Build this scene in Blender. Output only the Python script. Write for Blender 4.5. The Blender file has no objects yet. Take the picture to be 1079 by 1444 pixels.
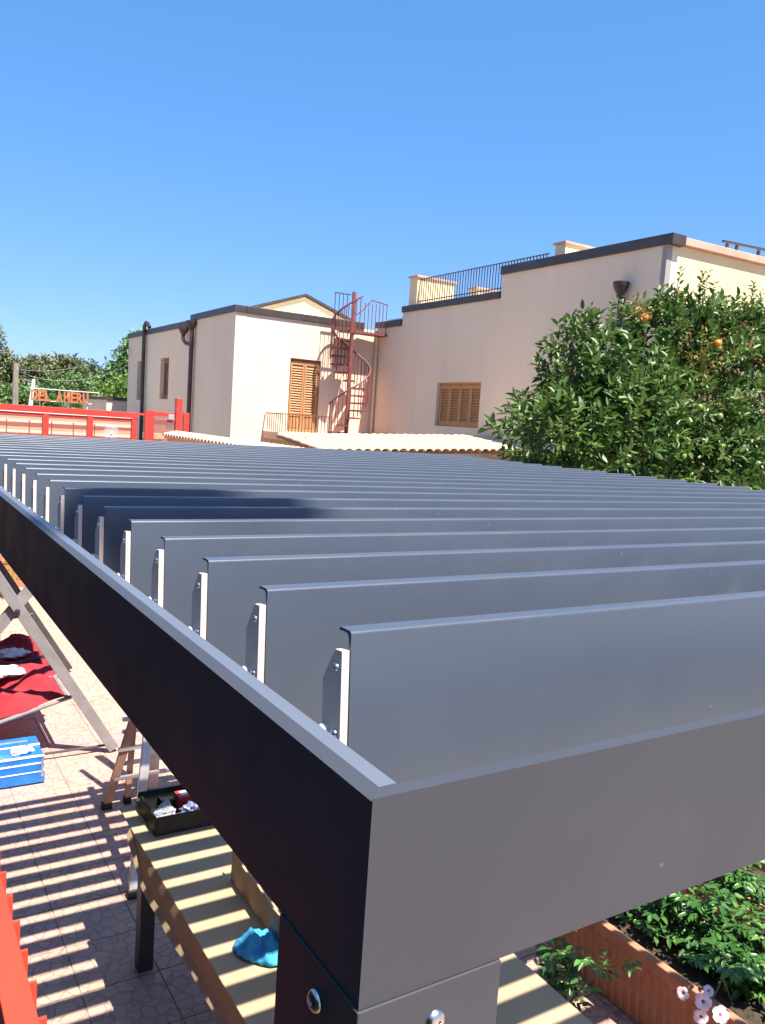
import bpy, bmesh, math, random
from mathutils import Vector, Matrix, Euler
random.seed(7)
S = bpy.context.scene
COL = S.collection

# ------------------------------------------------------------------ camera
cam_d = bpy.data.cameras.new('camera'); cam = bpy.data.objects.new('camera', cam_d); COL.objects.link(cam)
S.camera = cam
EYE = 2.97
PITCH, ROLL, YAW = 0.10622, 0.06668, 0.56079
fw = Vector((math.sin(YAW)*math.cos(PITCH), math.cos(YAW)*math.cos(PITCH), -math.sin(PITCH)))
rt = Vector((math.cos(YAW), -math.sin(YAW), 0)); up = rt.cross(fw)
r2 = math.cos(ROLL)*rt + math.sin(ROLL)*up
u2 = -math.sin(ROLL)*rt + math.cos(ROLL)*up
m = Matrix((r2, u2, -fw)).transposed().to_4x4(); m.translation = Vector((0, 0, EYE))
cam.matrix_world = m
cam_d.sensor_fit = 'VERTICAL'; cam_d.sensor_height = 36.0; cam_d.lens = 1154.62/1444*36
cam_d.clip_start = 0.02; cam_d.clip_end = 3000

# ------------------------------------------------------------------ world, sun, exposure
SUNV = Vector((0.11, -0.50, 1.0)).normalized()          # towards the sun
EL = math.asin(SUNV.z); AZ = math.atan2(SUNV.x, SUNV.y)
W = bpy.data.worlds.new('World'); S.world = W; W.use_nodes = True
nt = W.node_tree
bg = nt.nodes['Background']
sky = nt.nodes.new('ShaderNodeTexSky'); sky.sky_type = 'NISHITA'; sky.sun_disc = False
sky.sun_elevation = EL; sky.sun_rotation = AZ
sky.altitude = 0; sky.air_density = 0.5; sky.dust_density = 0.6; sky.ozone_density = 5.0
# the camera's soft rendering of the blue: one curve per channel over the whole sky
sp = nt.nodes.new('ShaderNodeSeparateColor'); cb_ = nt.nodes.new('ShaderNodeCombineColor')
nt.links.new(sky.outputs[0], sp.inputs[0])
for ch, pw, gain in ((0, .85, .80), (1, .55, .87), (2, .50, 1.26)):
    sc_ = nt.nodes.new('ShaderNodeMath'); sc_.operation = 'MULTIPLY'; sc_.inputs[1].default_value = .2216
    po_ = nt.nodes.new('ShaderNodeMath'); po_.operation = 'POWER'; po_.inputs[1].default_value = pw
    ga_ = nt.nodes.new('ShaderNodeMath'); ga_.operation = 'MULTIPLY'; ga_.inputs[1].default_value = gain*4.06
    nt.links.new(sp.outputs[ch], sc_.inputs[0]); nt.links.new(sc_.outputs[0], po_.inputs[0]); nt.links.new(po_.outputs[0], ga_.inputs[0]); nt.links.new(ga_.outputs[0], cb_.inputs[ch])
nt.links.new(cb_.outputs[0], bg.inputs[0]); bg.inputs[1].default_value = 0.10
sl = bpy.data.lights.new('sun', 'SUN'); sun = bpy.data.objects.new('sun', sl); COL.objects.link(sun)
sl.energy = 5.0; sl.angle = math.radians(0.53); sl.color = (1.0, 0.945, 0.86)
sun.rotation_euler = (-SUNV).to_track_quat('-Z', 'Y').to_euler()
sun.location = (0, 0, 30)
vs = S.view_settings; vs.view_transform = 'Standard'; vs.look = 'None'; vs.gamma = 1; vs.exposure = 1.3
vs.use_curve_mapping = False

# ------------------------------------------------------------------ materials
MATS = {}
def new_mat(name):
    mt = bpy.data.materials.new(name); mt.use_nodes = True
    n = mt.node_tree.nodes; b = n['Principled BSDF']; MATS[name] = mt
    return mt, mt.node_tree, b
def noise_mix(t, c1, c2, scale, detail=4, coord='Object', lo=.35, hi=.65, stretch=None):
    tc = t.nodes.new('ShaderNodeTexCoord'); no = t.nodes.new('ShaderNodeTexNoise')
    no.inputs['Scale'].default_value = scale; no.inputs['Detail'].default_value = detail
    src = tc.outputs[coord]
    if stretch:
        mp = t.nodes.new('ShaderNodeMapping'); mp.inputs['Scale'].default_value = stretch
        t.links.new(src, mp.inputs[0]); src = mp.outputs[0]
    t.links.new(src, no.inputs['Vector'])
    cr = t.nodes.new('ShaderNodeValToRGB'); cr.color_ramp.elements[0].position = lo; cr.color_ramp.elements[1].position = hi
    cr.color_ramp.elements[0].color = (*c1, 1); cr.color_ramp.elements[1].color = (*c2, 1)
    t.links.new(no.outputs['Fac'], cr.inputs[0])
    return cr.outputs[0], no.outputs['Fac'], src
def bump(t, b, fac, strength=.2, dist=.01):
    bp = t.nodes.new('ShaderNodeBump'); bp.inputs['Strength'].default_value = strength; bp.inputs['Distance'].default_value = dist
    t.links.new(fac, bp.inputs['Height']); t.links.new(bp.outputs[0], b.inputs['Normal'])
def simple(name, c1, c2=None, scale=6, rough=.6, metal=0, bs=0, spec=.5, detail=4, stretch=None, lo=.35, hi=.65, bdist=.01):
    mt, t, b = new_mat(name)
    c2 = c2 or c1
    o, f, _ = noise_mix(t, c1, c2, scale, detail, stretch=stretch, lo=lo, hi=hi)
    t.links.new(o, b.inputs['Base Color'])
    b.inputs['Roughness'].default_value = rough; b.inputs['Metallic'].default_value = metal
    b.inputs['Specular IOR Level'].default_value = spec
    if bs: bump(t, b, f, bs, bdist)
    return mt
def paint(name, c1, c2, rough, spec=.5, dust=.3):
    """powder-coated metal: fine orange peel, faint dust and handling marks"""
    mt, t, b = new_mat(name)
    o, f, src = noise_mix(t, c1, c2, 3.0, 6)
    g, f2, _ = noise_mix(t, (rough-.06,)*3, (rough+.09,)*3, 9, 6, lo=.3, hi=.7)
    # dust smears
    d = t.nodes.new('ShaderNodeTexNoise'); d.inputs['Scale'].default_value = 7; d.inputs['Detail'].default_value = 9; d.inputs['Roughness'].default_value = .72
    t.links.new(src, d.inputs['Vector'])
    cr = t.nodes.new('ShaderNodeValToRGB'); cr.color_ramp.elements[0].position = .60; cr.color_ramp.elements[1].position = .80
    cr.color_ramp.elements[1].color = (dust, dust, dust, 1); t.links.new(d.outputs['Fac'], cr.inputs[0])
    vo = t.nodes.new('ShaderNodeTexVoronoi'); vo.inputs['Scale'].default_value = 22; t.links.new(src, vo.inputs['Vector'])
    vr = t.nodes.new('ShaderNodeValToRGB'); vr.color_ramp.elements[0].position = .03; vr.color_ramp.elements[0].color = (.7, .7, .7, 1); vr.color_ramp.elements[1].position = .055; vr.color_ramp.elements[1].color = (0, 0, 0, 1)
    t.links.new(vo.outputs['Distance'], vr.inputs[0])
    vk = t.nodes.new('ShaderNodeMath'); vk.operation = 'GREATER_THAN'; vk.inputs[1].default_value = .80; sx_ = t.nodes.new('ShaderNodeSeparateColor'); t.links.new(vo.outputs['Color'], sx_.inputs[0]); t.links.new(sx_.outputs[1], vk.inputs[0])
    vm = t.nodes.new('ShaderNodeMath'); vm.operation = 'MULTIPLY'; t.links.new(vr.outputs[0], vm.inputs[0]); t.links.new(vk.outputs[0], vm.inputs[1])
    va = t.nodes.new('ShaderNodeMath'); va.operation = 'MAXIMUM'; t.links.new(cr.outputs[0], va.inputs[0]); t.links.new(vm.outputs[0], va.inputs[1])
    mx = t.nodes.new('ShaderNodeMix'); mx.data_type = 'RGBA'
    mx.inputs['B'].default_value = (.15, .15, .145, 1)
    t.links.new(va.outputs[0], mx.inputs['Factor']); t.links.new(o, mx.inputs['A'])
    t.links.new(mx.outputs['Result'], b.inputs['Base Color'])
    t.links.new(g, b.inputs['Roughness'])
    b.inputs['Specular IOR Level'].default_value = spec
    fn = t.nodes.new('ShaderNodeTexNoise'); fn.inputs['Scale'].default_value = 500; fn.inputs['Detail'].default_value = 2
    t.links.new(src, fn.inputs['Vector']); bump(t, b, fn.outputs['Fac'], .06, .001)
    return mt
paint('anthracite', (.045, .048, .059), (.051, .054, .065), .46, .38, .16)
paint('anthracite_lip_skylit', (.105, .12, .15), (.12, .135, .165), .36, .6, .2)  # paler blue base puts the sky's reflection into the lip colour
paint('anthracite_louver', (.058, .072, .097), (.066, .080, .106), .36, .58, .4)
simple('bracket_metal', (.64, .51, .43), (.70, .57, .49), 40, .5, 0, .1)
simple('zinc', (.75, .72, .68), (.62, .58, .54), 60, .25, 1.0)
simple('nylon_white', (.6, .58, .55), None, 6, .5)
simple('black_gap', (.012, .012, .014), None, 6, .7)
def tile_mat():
    mt, t, b = new_mat('crazed_tile')
    tc = t.nodes.new('ShaderNodeTexCoord'); mp = t.nodes.new('ShaderNodeMapping')
    ge = t.nodes.new('ShaderNodeNewGeometry')
    t.links.new(ge.outputs['Position'], mp.inputs[0])
    nz = t.nodes.new('ShaderNodeTexNoise'); nz.inputs['Scale'].default_value = 5; t.links.new(mp.outputs[0], nz.inputs['Vector'])
    v = t.nodes.new('ShaderNodeTexVoronoi'); v.feature = 'DISTANCE_TO_EDGE'; v.inputs['Scale'].default_value = 13
    ad = t.nodes.new('ShaderNodeVectorMath'); ad.operation = 'MULTIPLY_ADD'; ad.inputs[1].default_value = (.05, .05, .05)
    t.links.new(nz.outputs['Color'], ad.inputs[0]); t.links.new(mp.outputs[0], ad.inputs[2])
    fl = t.nodes.new('ShaderNodeVectorMath'); fl.operation = 'MULTIPLY'; fl.inputs[1].default_value = (1, 1, 0)
    t.links.new(ad.outputs[0], fl.inputs[0]); t.links.new(fl.outputs[0], v.inputs['Vector'])
    cr = t.nodes.new('ShaderNodeValToRGB'); cr.color_ramp.elements[0].position = .02; cr.color_ramp.elements[1].position = .055
    t.links.new(v.outputs['Distance'], cr.inputs[0])
    v2 = t.nodes.new('ShaderNodeTexVoronoi'); v2.inputs['Scale'].default_value = 13; t.links.new(fl.outputs[0], v2.inputs['Vector'])
    hs = t.nodes.new('ShaderNodeSeparateColor'); t.links.new(v2.outputs['Color'], hs.inputs[0])
    cm = t.nodes.new('ShaderNodeMix'); cm.data_type = 'RGBA'
    cm.inputs['A'].default_value = (.57, .335, .255, 1); cm.inputs['B'].default_value = (.64, .405, .31, 1)
    t.links.new(hs.outputs[0], cm.inputs['Factor'])
    n2 = t.nodes.new('ShaderNodeTexNoise'); n2.inputs['Scale'].default_value = 1.6; n2.inputs['Detail'].default_value = 7; t.links.new(mp.outputs[0], n2.inputs['Vector'])
    dm = t.nodes.new('ShaderNodeMix'); dm.data_type = 'RGBA'; dm.blend_type = 'MULTIPLY'; dm.inputs['Factor'].default_value = .35
    t.links.new(cm.outputs['Result'], dm.inputs['A']); t.links.new(n2.outputs['Color'], dm.inputs['B'])
    jm = t.nodes.new('ShaderNodeMix'); jm.data_type = 'RGBA'; jm.inputs['A'].default_value = (.32, .205, .175, 1)
    t.links.new(cr.outputs[0], jm.inputs['Factor']); t.links.new(dm.outputs['Result'], jm.inputs['B'])
    t.links.new(jm.outputs['Result'], b.inputs['Base Color'])
    b.inputs['Roughness'].default_value = .55
    bump(t, b, cr.outputs[0], .5, .003)
tile_mat()
simple('grout', (.30, .25, .22), (.24, .20, .18), 8, .9)
simple('dry_ground', (.30, .24, .17), (.22, .19, .12), .6, .95, bs=.3)
def stucco(name, c1, c2):
    mt, t, b = new_mat(name)
    o, f, src = noise_mix(t, c1, c2, .55, 8, lo=.3, hi=.7)
    st, f3, _ = noise_mix(t, (.82, .80, .78), (1, 1, 1), 1.2, 7, lo=.32, hi=.5, stretch=(2.2, 2.2, .22))
    mu = t.nodes.new('ShaderNodeMix'); mu.data_type = 'RGBA'; mu.blend_type = 'MULTIPLY'; mu.inputs['Factor'].default_value = .2
    t.links.new(o, mu.inputs['A']); t.links.new(st, mu.inputs['B']); t.links.new(mu.outputs['Result'], b.inputs['Base Color'])
    b.inputs['Roughness'].default_value = .9; b.inputs['Specular IOR Level'].default_value = .2
    fn = t.nodes.new('ShaderNodeTexNoise'); fn.inputs['Scale'].default_value = 45; fn.inputs['Detail'].default_value = 5
    t.links.new(src, fn.inputs['Vector']); bump(t, b, fn.outputs['Fac'], .6, .015)
stucco('stucco_cream', (.74, .58, .435), (.78, .625, .475))
stucco('stucco_yellow', (.70, .55, .32), (.76, .61, .37))
stucco('stucco_pink', (.62, .36, .25), (.68, .43, .31))
stucco('stucco_white', (.78, .72, .62), (.70, .63, .52))
stucco('bare_plaster', (.42, .39, .36), (.30, .27, .25))
simple('trim_brown', (.045, .034, .032), (.06, .046, .042), 3, .45)
simple('coping_pink', (.62, .34, .25), (.55, .29, .21), 4, .8)
simple('pipe_brown', (.035, .022, .02), (.05, .03, .027), 5, .4)
simple('pipe_copper', (.09, .04, .03), (.06, .03, .025), 5, .4)
simple('shutter_wood', (.50, .25, .10), (.40, .185, .07), 5, .55, stretch=(8, 8, 1), bs=.1)
simple('shutter_dark', (.30, .13, .06), (.22, .095, .045), 5, .55, stretch=(8, 8, 1))
simple('stair_red', (.235, .068, .062), (.16, .045, .042), 9, .55)
simple('rail_dark', (.05, .035, .04), (.07, .05, .05), 9, .5)
simple('fence_red', (.56, .050, .035), (.48, .042, .03), 5, .42, bs=.05)
simple('balustrade_red', (.52, .055, .028), (.46, .048, .025), 4, .5, bs=.05)
simple('roof_tile', (.66, .52, .34), (.54, .38, .24), 7, .9, bs=.3)
simple('terracotta', (.50, .215, .12), (.41, .165, .085), 9, .85, bs=.3)
simple('terracotta_pale', (.56, .28, .17), (.45, .2, .12), 7, .85, bs=.3)
simple('soil', (.035, .024, .016), (.07, .05, .03), 30, .95, bs=.6, bdist=.03)
simple('cardboard', (.40, .28, .165), (.45, .32, .19), 3, .8, stretch=(1, 1, 1))
simple('cardboard_edge', (.5, .35, .18), (.3, .2, .1), 200, .9)
simple('black_steel', (.022, .022, .024), (.03, .03, .032), 8, .42)
simple('black_plastic', (.012, .013, .012), (.02, .021, .019), 20, .6, spec=.25)
simple('red_print', (.62, .04, .04), (.5, .03, .03), 20, .45)
simple('white_print', (.75, .72, .70), (.7, .68, .68), 20, .5)
simple('cloth_blue', (.03, .27, .50), (.05, .36, .62), 25, .9, bs=.4)
simple('box_blue', (.008, .13, .54), (.012, .18, .64), 12, .35)
simple('steel_worn', (.55, .54, .55), (.4, .38, .38), 40, .35, .7)
simple('cushion_red', (.33, .018, .028), (.27, .014, .023), 14, .85, bs=.3)
simple('cloth_white', (.72, .70, .72), (.6, .58, .6), 14, .9, bs=.3)
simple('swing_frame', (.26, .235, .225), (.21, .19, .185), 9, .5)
simple('swing_frame_dark', (.07, .06, .065), (.05, .045, .05), 9, .5)  # darker copy of the frame colour, carries painted shade on the far legs
simple('ladder_brown', (.36, .22, .15), (.28, .165, .115), 8, .5, stretch=(1, 1, .2))
simple('ladder_alu', (.6, .55, .52), (.5, .45, .42), 20, .35, .6)
simple('bark', (.12, .085, .06), (.06, .042, .03), 12, .95, bs=.6, bdist=.02)
simple('stem_green', (.09, .12, .035), (.12, .10, .05), 12, .8)
simple('orange_skin', (.72, .22, .02), (.62, .16, .015), 20, .45)
simple('green_fruit', (.12, .24, .03), (.18, .30, .05), 20, .4)
simple('petal_pink', (.70, .52, .55), (.78, .64, .66), 30, .7)
simple('petal_throat', (.28, .03, .10), None, 10, .7)
simple('pole_wood', (.30, .26, .20), (.22, .19, .15), 5, .9)
simple('white_metal', (.75, .74, .72), (.66, .65, .63), 7, .5)
simple('sign_orange', (.62, .17, .07), (.52, .13, .05), 9, .5)
simple('wire', (.55, .55, .56), None, 5, .6)
simple('aluminium', (.7, .7, .71), (.6, .6, .62), 30, .35, .7)
def glassy(name, col, rough, alpha_mix):
    mt, t, b = new_mat(name)
    o, f, _ = noise_mix(t, col, tuple(c*.9 for c in col), 20)
    t.links.new(o, b.inputs['Base Color']); b.inputs['Roughness'].default_value = rough
    tr = t.nodes.new('ShaderNodeBsdfTransparent'); ms = t.nodes.new('ShaderNodeMixShader'); ms.inputs[0].default_value = alpha_mix
    t.links.new(tr.outputs[0], ms.inputs[1]); t.links.new(b.outputs[0], ms.inputs[2])
    t.links.new(ms.outputs[0], t.nodes['Material Output'].inputs[0])
glassy('clear_bag', (.62, .64, .70), .25, .45)
glassy('blue_bag', (.16, .19, .32), .3, .8)
glassy('globe_glass', (.85, .86, .88), .08, .13)
glassy('red_mesh', (.55, .10, .07), .6, .22)
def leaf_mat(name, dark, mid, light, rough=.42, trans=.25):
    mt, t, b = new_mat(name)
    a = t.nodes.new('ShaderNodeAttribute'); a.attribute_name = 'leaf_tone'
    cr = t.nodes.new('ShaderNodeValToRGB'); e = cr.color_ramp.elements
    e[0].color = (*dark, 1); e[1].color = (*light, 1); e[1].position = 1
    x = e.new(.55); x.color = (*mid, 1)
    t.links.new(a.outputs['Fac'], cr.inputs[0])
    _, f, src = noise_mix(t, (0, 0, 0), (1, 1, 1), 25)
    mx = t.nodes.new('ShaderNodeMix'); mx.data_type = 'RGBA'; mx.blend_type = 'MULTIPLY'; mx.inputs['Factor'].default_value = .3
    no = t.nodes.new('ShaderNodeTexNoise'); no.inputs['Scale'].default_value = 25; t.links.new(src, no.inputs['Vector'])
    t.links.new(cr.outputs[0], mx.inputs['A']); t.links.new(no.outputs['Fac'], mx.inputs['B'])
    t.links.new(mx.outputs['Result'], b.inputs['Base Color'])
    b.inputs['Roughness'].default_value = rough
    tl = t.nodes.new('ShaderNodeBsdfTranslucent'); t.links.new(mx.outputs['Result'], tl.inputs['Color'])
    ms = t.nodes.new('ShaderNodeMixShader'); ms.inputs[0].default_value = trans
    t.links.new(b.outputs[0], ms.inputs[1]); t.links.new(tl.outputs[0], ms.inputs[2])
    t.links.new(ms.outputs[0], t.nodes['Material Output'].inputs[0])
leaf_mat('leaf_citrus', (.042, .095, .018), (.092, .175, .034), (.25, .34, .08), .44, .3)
leaf_mat('leaf_citrus_dry', (.20, .17, .03), (.26, .22, .05), (.34, .26, .06), .5)
leaf_mat('leaf_planter', (.03, .09, .018), (.06, .17, .03), (.16, .32, .06), .36)
leaf_mat('leaf_olive', (.14, .165, .065), (.22, .25, .11), (.33, .34, .16), .6)
leaf_mat('leaf_green', (.08, .16, .045), (.155, .27, .075), (.26, .38, .13), .6)
leaf_mat('leaf_bright', (.10, .19, .03), (.18, .30, .05), (.30, .42, .10), .6)
leaf_mat('leaf_dark', (.06, .10, .045), (.10, .155, .07), (.15, .22, .10), .6)
leaf_mat('leaf_shade_hedge', (.012, .028, .012), (.022, .045, .018), (.04, .07, .03), .7, .1)  # dark absorbing leaves for the added light block
leaf_mat('leaf_yellow', (.16, .19, .02), (.26, .28, .04), (.36, .36, .06), .6)
M = MATS

# ------------------------------------------------------------------ mesh helpers
ORG = {}
class MB:
    def __init__(s): s.v = []; s.f = []; s.t = []
    def add(s, vs_, fs_):
        o = len(s.v); s.v += [tuple(a) for a in vs_]; s.f += [tuple(i+o for i in f) for f in fs_]; return s
    def box(s, x0, x1, y0, y1, z0, z1):
        return s.add([(x0,y0,z0),(x1,y0,z0),(x1,y1,z0),(x0,y1,z0),(x0,y0,z1),(x1,y0,z1),(x1,y1,z1),(x0,y1,z1)],
                     [(0,3,2,1),(4,5,6,7),(0,1,5,4),(1,2,6,5),(2,3,7,6),(3,0,4,7)])
    def bar(s, p, q, w, h, upv=(0,0,1)):
        """rectangular bar from p to q: w across, h along upv"""
        p, q = Vector(p), Vector(q); d = (q-p).normalized(); u = Vector(upv)
        sd = d.cross(u)
        if sd.length < 1e-4: sd = d.cross(Vector((0,1,0)))
        sd.normalize(); u = sd.cross(d).normalized()
        c = [(-w/2,-h/2),(w/2,-h/2),(w/2,h/2),(-w/2,h/2)]
        return s.add([p+sd*a+u*b for a,b in c]+[q+sd*a+u*b for a,b in c],
                     [(0,1,2,3),(7,6,5,4),(0,4,5,1),(1,5,6,2),(2,6,7,3),(3,7,4,0)])
    def tube(s, pts, r, n=8, caps=True):
        pts = [Vector(p) for p in pts]; rs = r if isinstance(r, (list, tuple)) else [r]*len(pts)
        o = len(s.v); prev = None
        for i, p in enumerate(pts):
            d = (pts[min(i+1, len(pts)-1)]-pts[max(i-1, 0)]).normalized()
            a = prev if prev is not None else (Vector((0,0,1)) if abs(d.z) < .9 else Vector((1,0,0)))
            b_ = d.cross(a); b_.normalize(); a = b_.cross(d).normalized(); prev = a
            for k in range(n):
                t = 2*math.pi*k/n; s.v.append(tuple(p+(a*math.cos(t)+b_*math.sin(t))*rs[i]))
        for i in range(len(pts)-1):
            for k in range(n):
                A = o+i*n+k; B = o+i*n+(k+1) % n; s.f.append((A, A+n, B+n, B))
        if caps:
            s.f.append(tuple(o+k for k in range(n))); e = o+(len(pts)-1)*n; s.f.append(tuple(e+n-1-k for k in range(n)))
        return s
    def prism(s, poly, axis, a, b):
        """poly in the two other axes (in xyz order), extruded along axis"""
        def P(q, t):
            l = list(q); l.insert(axis, t); return tuple(l)
        n = len(poly)
        return s.add([P(q, a) for q in poly]+[P(q, b) for q in poly],
                     [tuple(range(n))[::-1], tuple(range(n, 2*n))]+[(i, (i+1) % n, (i+1) % n+n, i+n) for i in range(n)])
    def lathe(s, c, prof, n=16, axis=(0,0,1)):
        ax = Vector(axis).normalized(); a = ax.orthogonal().normalized(); b_ = ax.cross(a); c = Vector(c); o = len(s.v)
        for r, h in prof:
            for k in range(n):
                t = 2*math.pi*k/n; s.v.append(tuple(c+ax*h+(a*math.cos(t)+b_*math.sin(t))*r))
        for i in range(len(prof)-1):
            for k in range(n):
                A = o+i*n+k; B = o+i*n+(k+1) % n; s.f.append((A, B, B+n, A+n))
        s.f.append(tuple(o+n-1-k for k in range(n))); e = o+(len(prof)-1)*n; s.f.append(tuple(e+k for k in range(n)))
        return s
    def sphere(s, c, r, n=12, m=8, sc=(1,1,1)):
        c = Vector(c); o = len(s.v)
        for i in range(1, m):
            ph = math.pi*i/m
            for k in range(n):
                t = 2*math.pi*k/n
                s.v.append((c.x+r*sc[0]*math.sin(ph)*math.cos(t), c.y+r*sc[1]*math.sin(ph)*math.sin(t), c.z+r*sc[2]*math.cos(ph)))
        s.v.append((c.x, c.y, c.z+r*sc[2])); s.v.append((c.x, c.y, c.z-r*sc[2])); T = len(s.v)-2; B_ = T+1
        for i in range(m-2):
            for k in range(n):
                A = o+i*n+k; B2 = o+i*n+(k+1) % n; s.f.append((A, A+n, B2+n, B2))
        for k in range(n):
            s.f.append((T, o+k, o+(k+1) % n)); e = o+(m-2)*n; s.f.append((B_, e+(k+1) % n, e+k))
        return s
    def mesh(s, name, mat, org=(0,0,0), smooth=None):
        me = bpy.data.meshes.new(name); o = Vector(org)
        me.from_pydata([tuple(Vector(v)-o) for v in s.v], [], s.f); me.update()
        bm = bmesh.new(); bm.from_mesh(me); bmesh.ops.recalc_face_normals(bm, faces=bm.faces); bm.to_mesh(me); bm.free()
        me.materials.append(M[mat])
        if smooth is not None:
            me.shade_smooth()
            me.set_sharp_from_angle(angle=math.radians(smooth))
        return me
    def build(s, name, mat, parent=None, org=None, smooth=None, bevel=0, seg=2):
        if org is None: org = ORG[parent.name] if parent else (0,0,0)
        me = s.mesh(name, mat, org, smooth)
        o = bpy.data.objects.new(name, me); COL.objects.link(o)
        place(o, org, parent)
        if bevel:
            b = o.modifiers.new('bevel', 'BEVEL'); b.width = bevel; b.segments = seg; b.limit_method = 'ANGLE'; b.angle_limit = math.radians(40)
        return o
def place(o, org, parent=None):
    org = Vector(org); ORG[o.name] = org
    if parent: o.parent = parent; o.location = org-Vector(ORG[parent.name])
    else: o.location = org
def tag(o, label=None, cat=None, group=None, kind=None):
    if label: o['label'] = label
    if cat: o['category'] = cat
    if group: o['group'] = group
    if kind: o['kind'] = kind
    return o
def thing(name, label, cat, loc=(0,0,0), group=None):
    o = bpy.data.objects.new(name, None); COL.objects.link(o); o.empty_display_size = .1
    place(o, loc); return tag(o, label, cat, group)
def inst(src, parent, loc, rot=None, scale=None):
    """linked copy of a mesh object at a world position under parent"""
    o = src.copy(); COL.objects.link(o); o.parent = None; place(o, loc, parent)
    if rot is not None: o.rotation_euler = rot
    if scale is not None: o.scale = scale
    return o
def minst(name, me, parent, loc, rot=None, scale=None):
    o = bpy.data.objects.new(name, me); COL.objects.link(o); place(o, loc, parent)
    if rot is not None: o.rotation_euler = rot
    if scale is not None: o.scale = scale
    return o

# leaves ------------------------------------------------------------------
class Leaves:
    def __init__(s): s.v = []; s.f = []; s.t = []
    def leaf(s, p, d, n, L, wd, tone, fold=.18, droop=.15):
        p = Vector(p); d = Vector(d).normalized(); n = Vector(n); sd = d.cross(n)
        if sd.length < 1e-3: sd = d.orthogonal()
        sd.normalize(); n = sd.cross(d).normalized()
        o = len(s.v); h = wd/2
        s.v += [p, p+d*L*.33+sd*h*.92+n*fold*h, p+d*L*.70+sd*h*.72+n*(fold*h-droop*L*.4), p+d*L-n*droop*L,
                p+d*L*.70-sd*h*.72+n*(fold*h-droop*L*.4), p+d*L*.33-sd*h*.92+n*fold*h]
        s.f += [(o, o+1, o+2, o+3), (o, o+3, o+4, o+5)]; s.t += [tone]*6
    def mesh(s, name, mat, org):
        me = bpy.data.meshes.new(name); o = Vector(org)
        me.from_pydata([tuple(v-o) for v in s.v], [], s.f); me.update(); me.materials.append(M[mat])
        a = me.attributes.new('leaf_tone', 'FLOAT', 'POINT'); a.data.foreach_set('value', s.t)
        me.shade_smooth()
        return me
    def build(s, name, mat, parent, kind='stuff'):
        org = ORG[parent.name]; o = bpy.data.objects.new(name, s.mesh(name, mat, org)); COL.objects.link(o); place(o, org, parent)
        if kind: o['kind'] = kind
        return o
def rv():
    while True:
        v = Vector((random.uniform(-1,1), random.uniform(-1,1), random.uniform(-1,1)))
        if .05 < v.length < 1: return v.normalized()
def twig(L, p, d, n, ln, leaf_len, leaf_w, base_tone, spread=.9):
    d = Vector(d).normalized(); side = d.orthogonal().normalized(); ph = random.uniform(0, 6.28)
    for i in range(n):
        t = (i+.6)/n; a = ph+i*2.4
        q = p+d*ln*t
        sd = (Matrix.Rotation(a, 3, d) @ side)
        ld = (d*(.45+.5*t)+sd*spread+Vector((0,0,.12-.25*random.random()))+rv()*.25).normalized()
        nn = (Vector((0,0,1))+rv()*.55)
        sc = random.uniform(.7, 1.15)
        L.leaf(q, ld, nn, leaf_len*sc, leaf_w*sc, min(1, max(0, base_tone+random.gauss(0, .16))), random.uniform(.1, .5), random.uniform(0, .3))

# wall with real openings ----------------------------------------------------
def wall_holes(mb, axis, at, a0, a1, z0, z1, holes, depth, sign):
    """flat wall facing sign*axis at coordinate `at`; holes = [(a0,a1,z0,z1)] get reveals `depth` deep"""
    As = sorted({a0, a1, *[h[0] for h in holes], *[h[1] for h in holes]}); Zs = sorted({z0, z1, *[h[2] for h in holes], *[h[3] for h in holes]})
    def P(a, z, d=0): return (at-sign*d, a, z) if axis == 'x' else (a, at-sign*d, z)
    for i in range(len(As)-1):
        for j in range(len(Zs)-1):
            ca, cz = (As[i]+As[i+1])/2, (Zs[j]+Zs[j+1])/2
            if any(h[0] < ca < h[1] and h[2] < cz < h[3] for h in holes): continue
            mb.add([P(As[i],Zs[j]), P(As[i+1],Zs[j]), P(As[i+1],Zs[j+1]), P(As[i],Zs[j+1])], [(0,1,2,3)])
    for h in holes:
        for (p, q) in (((h[0],h[2]),(h[1],h[2])), ((h[1],h[2]),(h[1],h[3])), ((h[1],h[3]),(h[0],h[3])), ((h[0],h[3]),(h[0],h[2]))):
            mb.add([P(*p), P(*q), P(*q, depth), P(*p, depth)], [(0,1,2,3)])
        mb.add([P(h[0],h[2],depth), P(h[1],h[2],depth), P(h[1],h[3],depth), P(h[0],h[3],depth)], [(0,1,2,3)])

# ================================================================== GROUND AND TERRACE
g = MB(); g.add([(-600,-600,-.16),(700,-600,-.16),(700,1500,-.16),(-600,1500,-.16)], [(0,1,2,3)])
tag(g.build('ground', 'dry_ground'), kind='structure')
tf = MB().box(.05, 4.62, -6.0, 15.2, -.14, -.006).build('terrace_floor', 'grout'); tag(tf, kind='structure')
tag(MB().box(-9, .045, -6, 15.2, -.14, -.05).build('added_dark_soil', 'soil'), kind='structure')  # dark soil added out of view to cut bounce onto the side beam
TS = .40
tile_me = MB().box(-TS/2+.0035, TS/2-.0035, -TS/2+.0035, TS/2-.0035, -.012, 0).mesh('floor_tile', 'crazed_tile')
cnt = 0
for iy in range(6, 37):
    for ix in range(0, 8):
        x, y = .10+TS*(ix+.5), TS*(iy+.5)
        if x > .27*y+1.2 and not (x > 2.2 and y < 3.8): continue      # hidden behind the pergola beam
        if x < .085*y+.0: continue                                    # outside the picture
        minst('floor_tile', tile_me, tf, (x, y, random.uniform(-.0008, .0008))); cnt += 1
rest = MB()                                                           # the tiles the picture does not show singly
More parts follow.
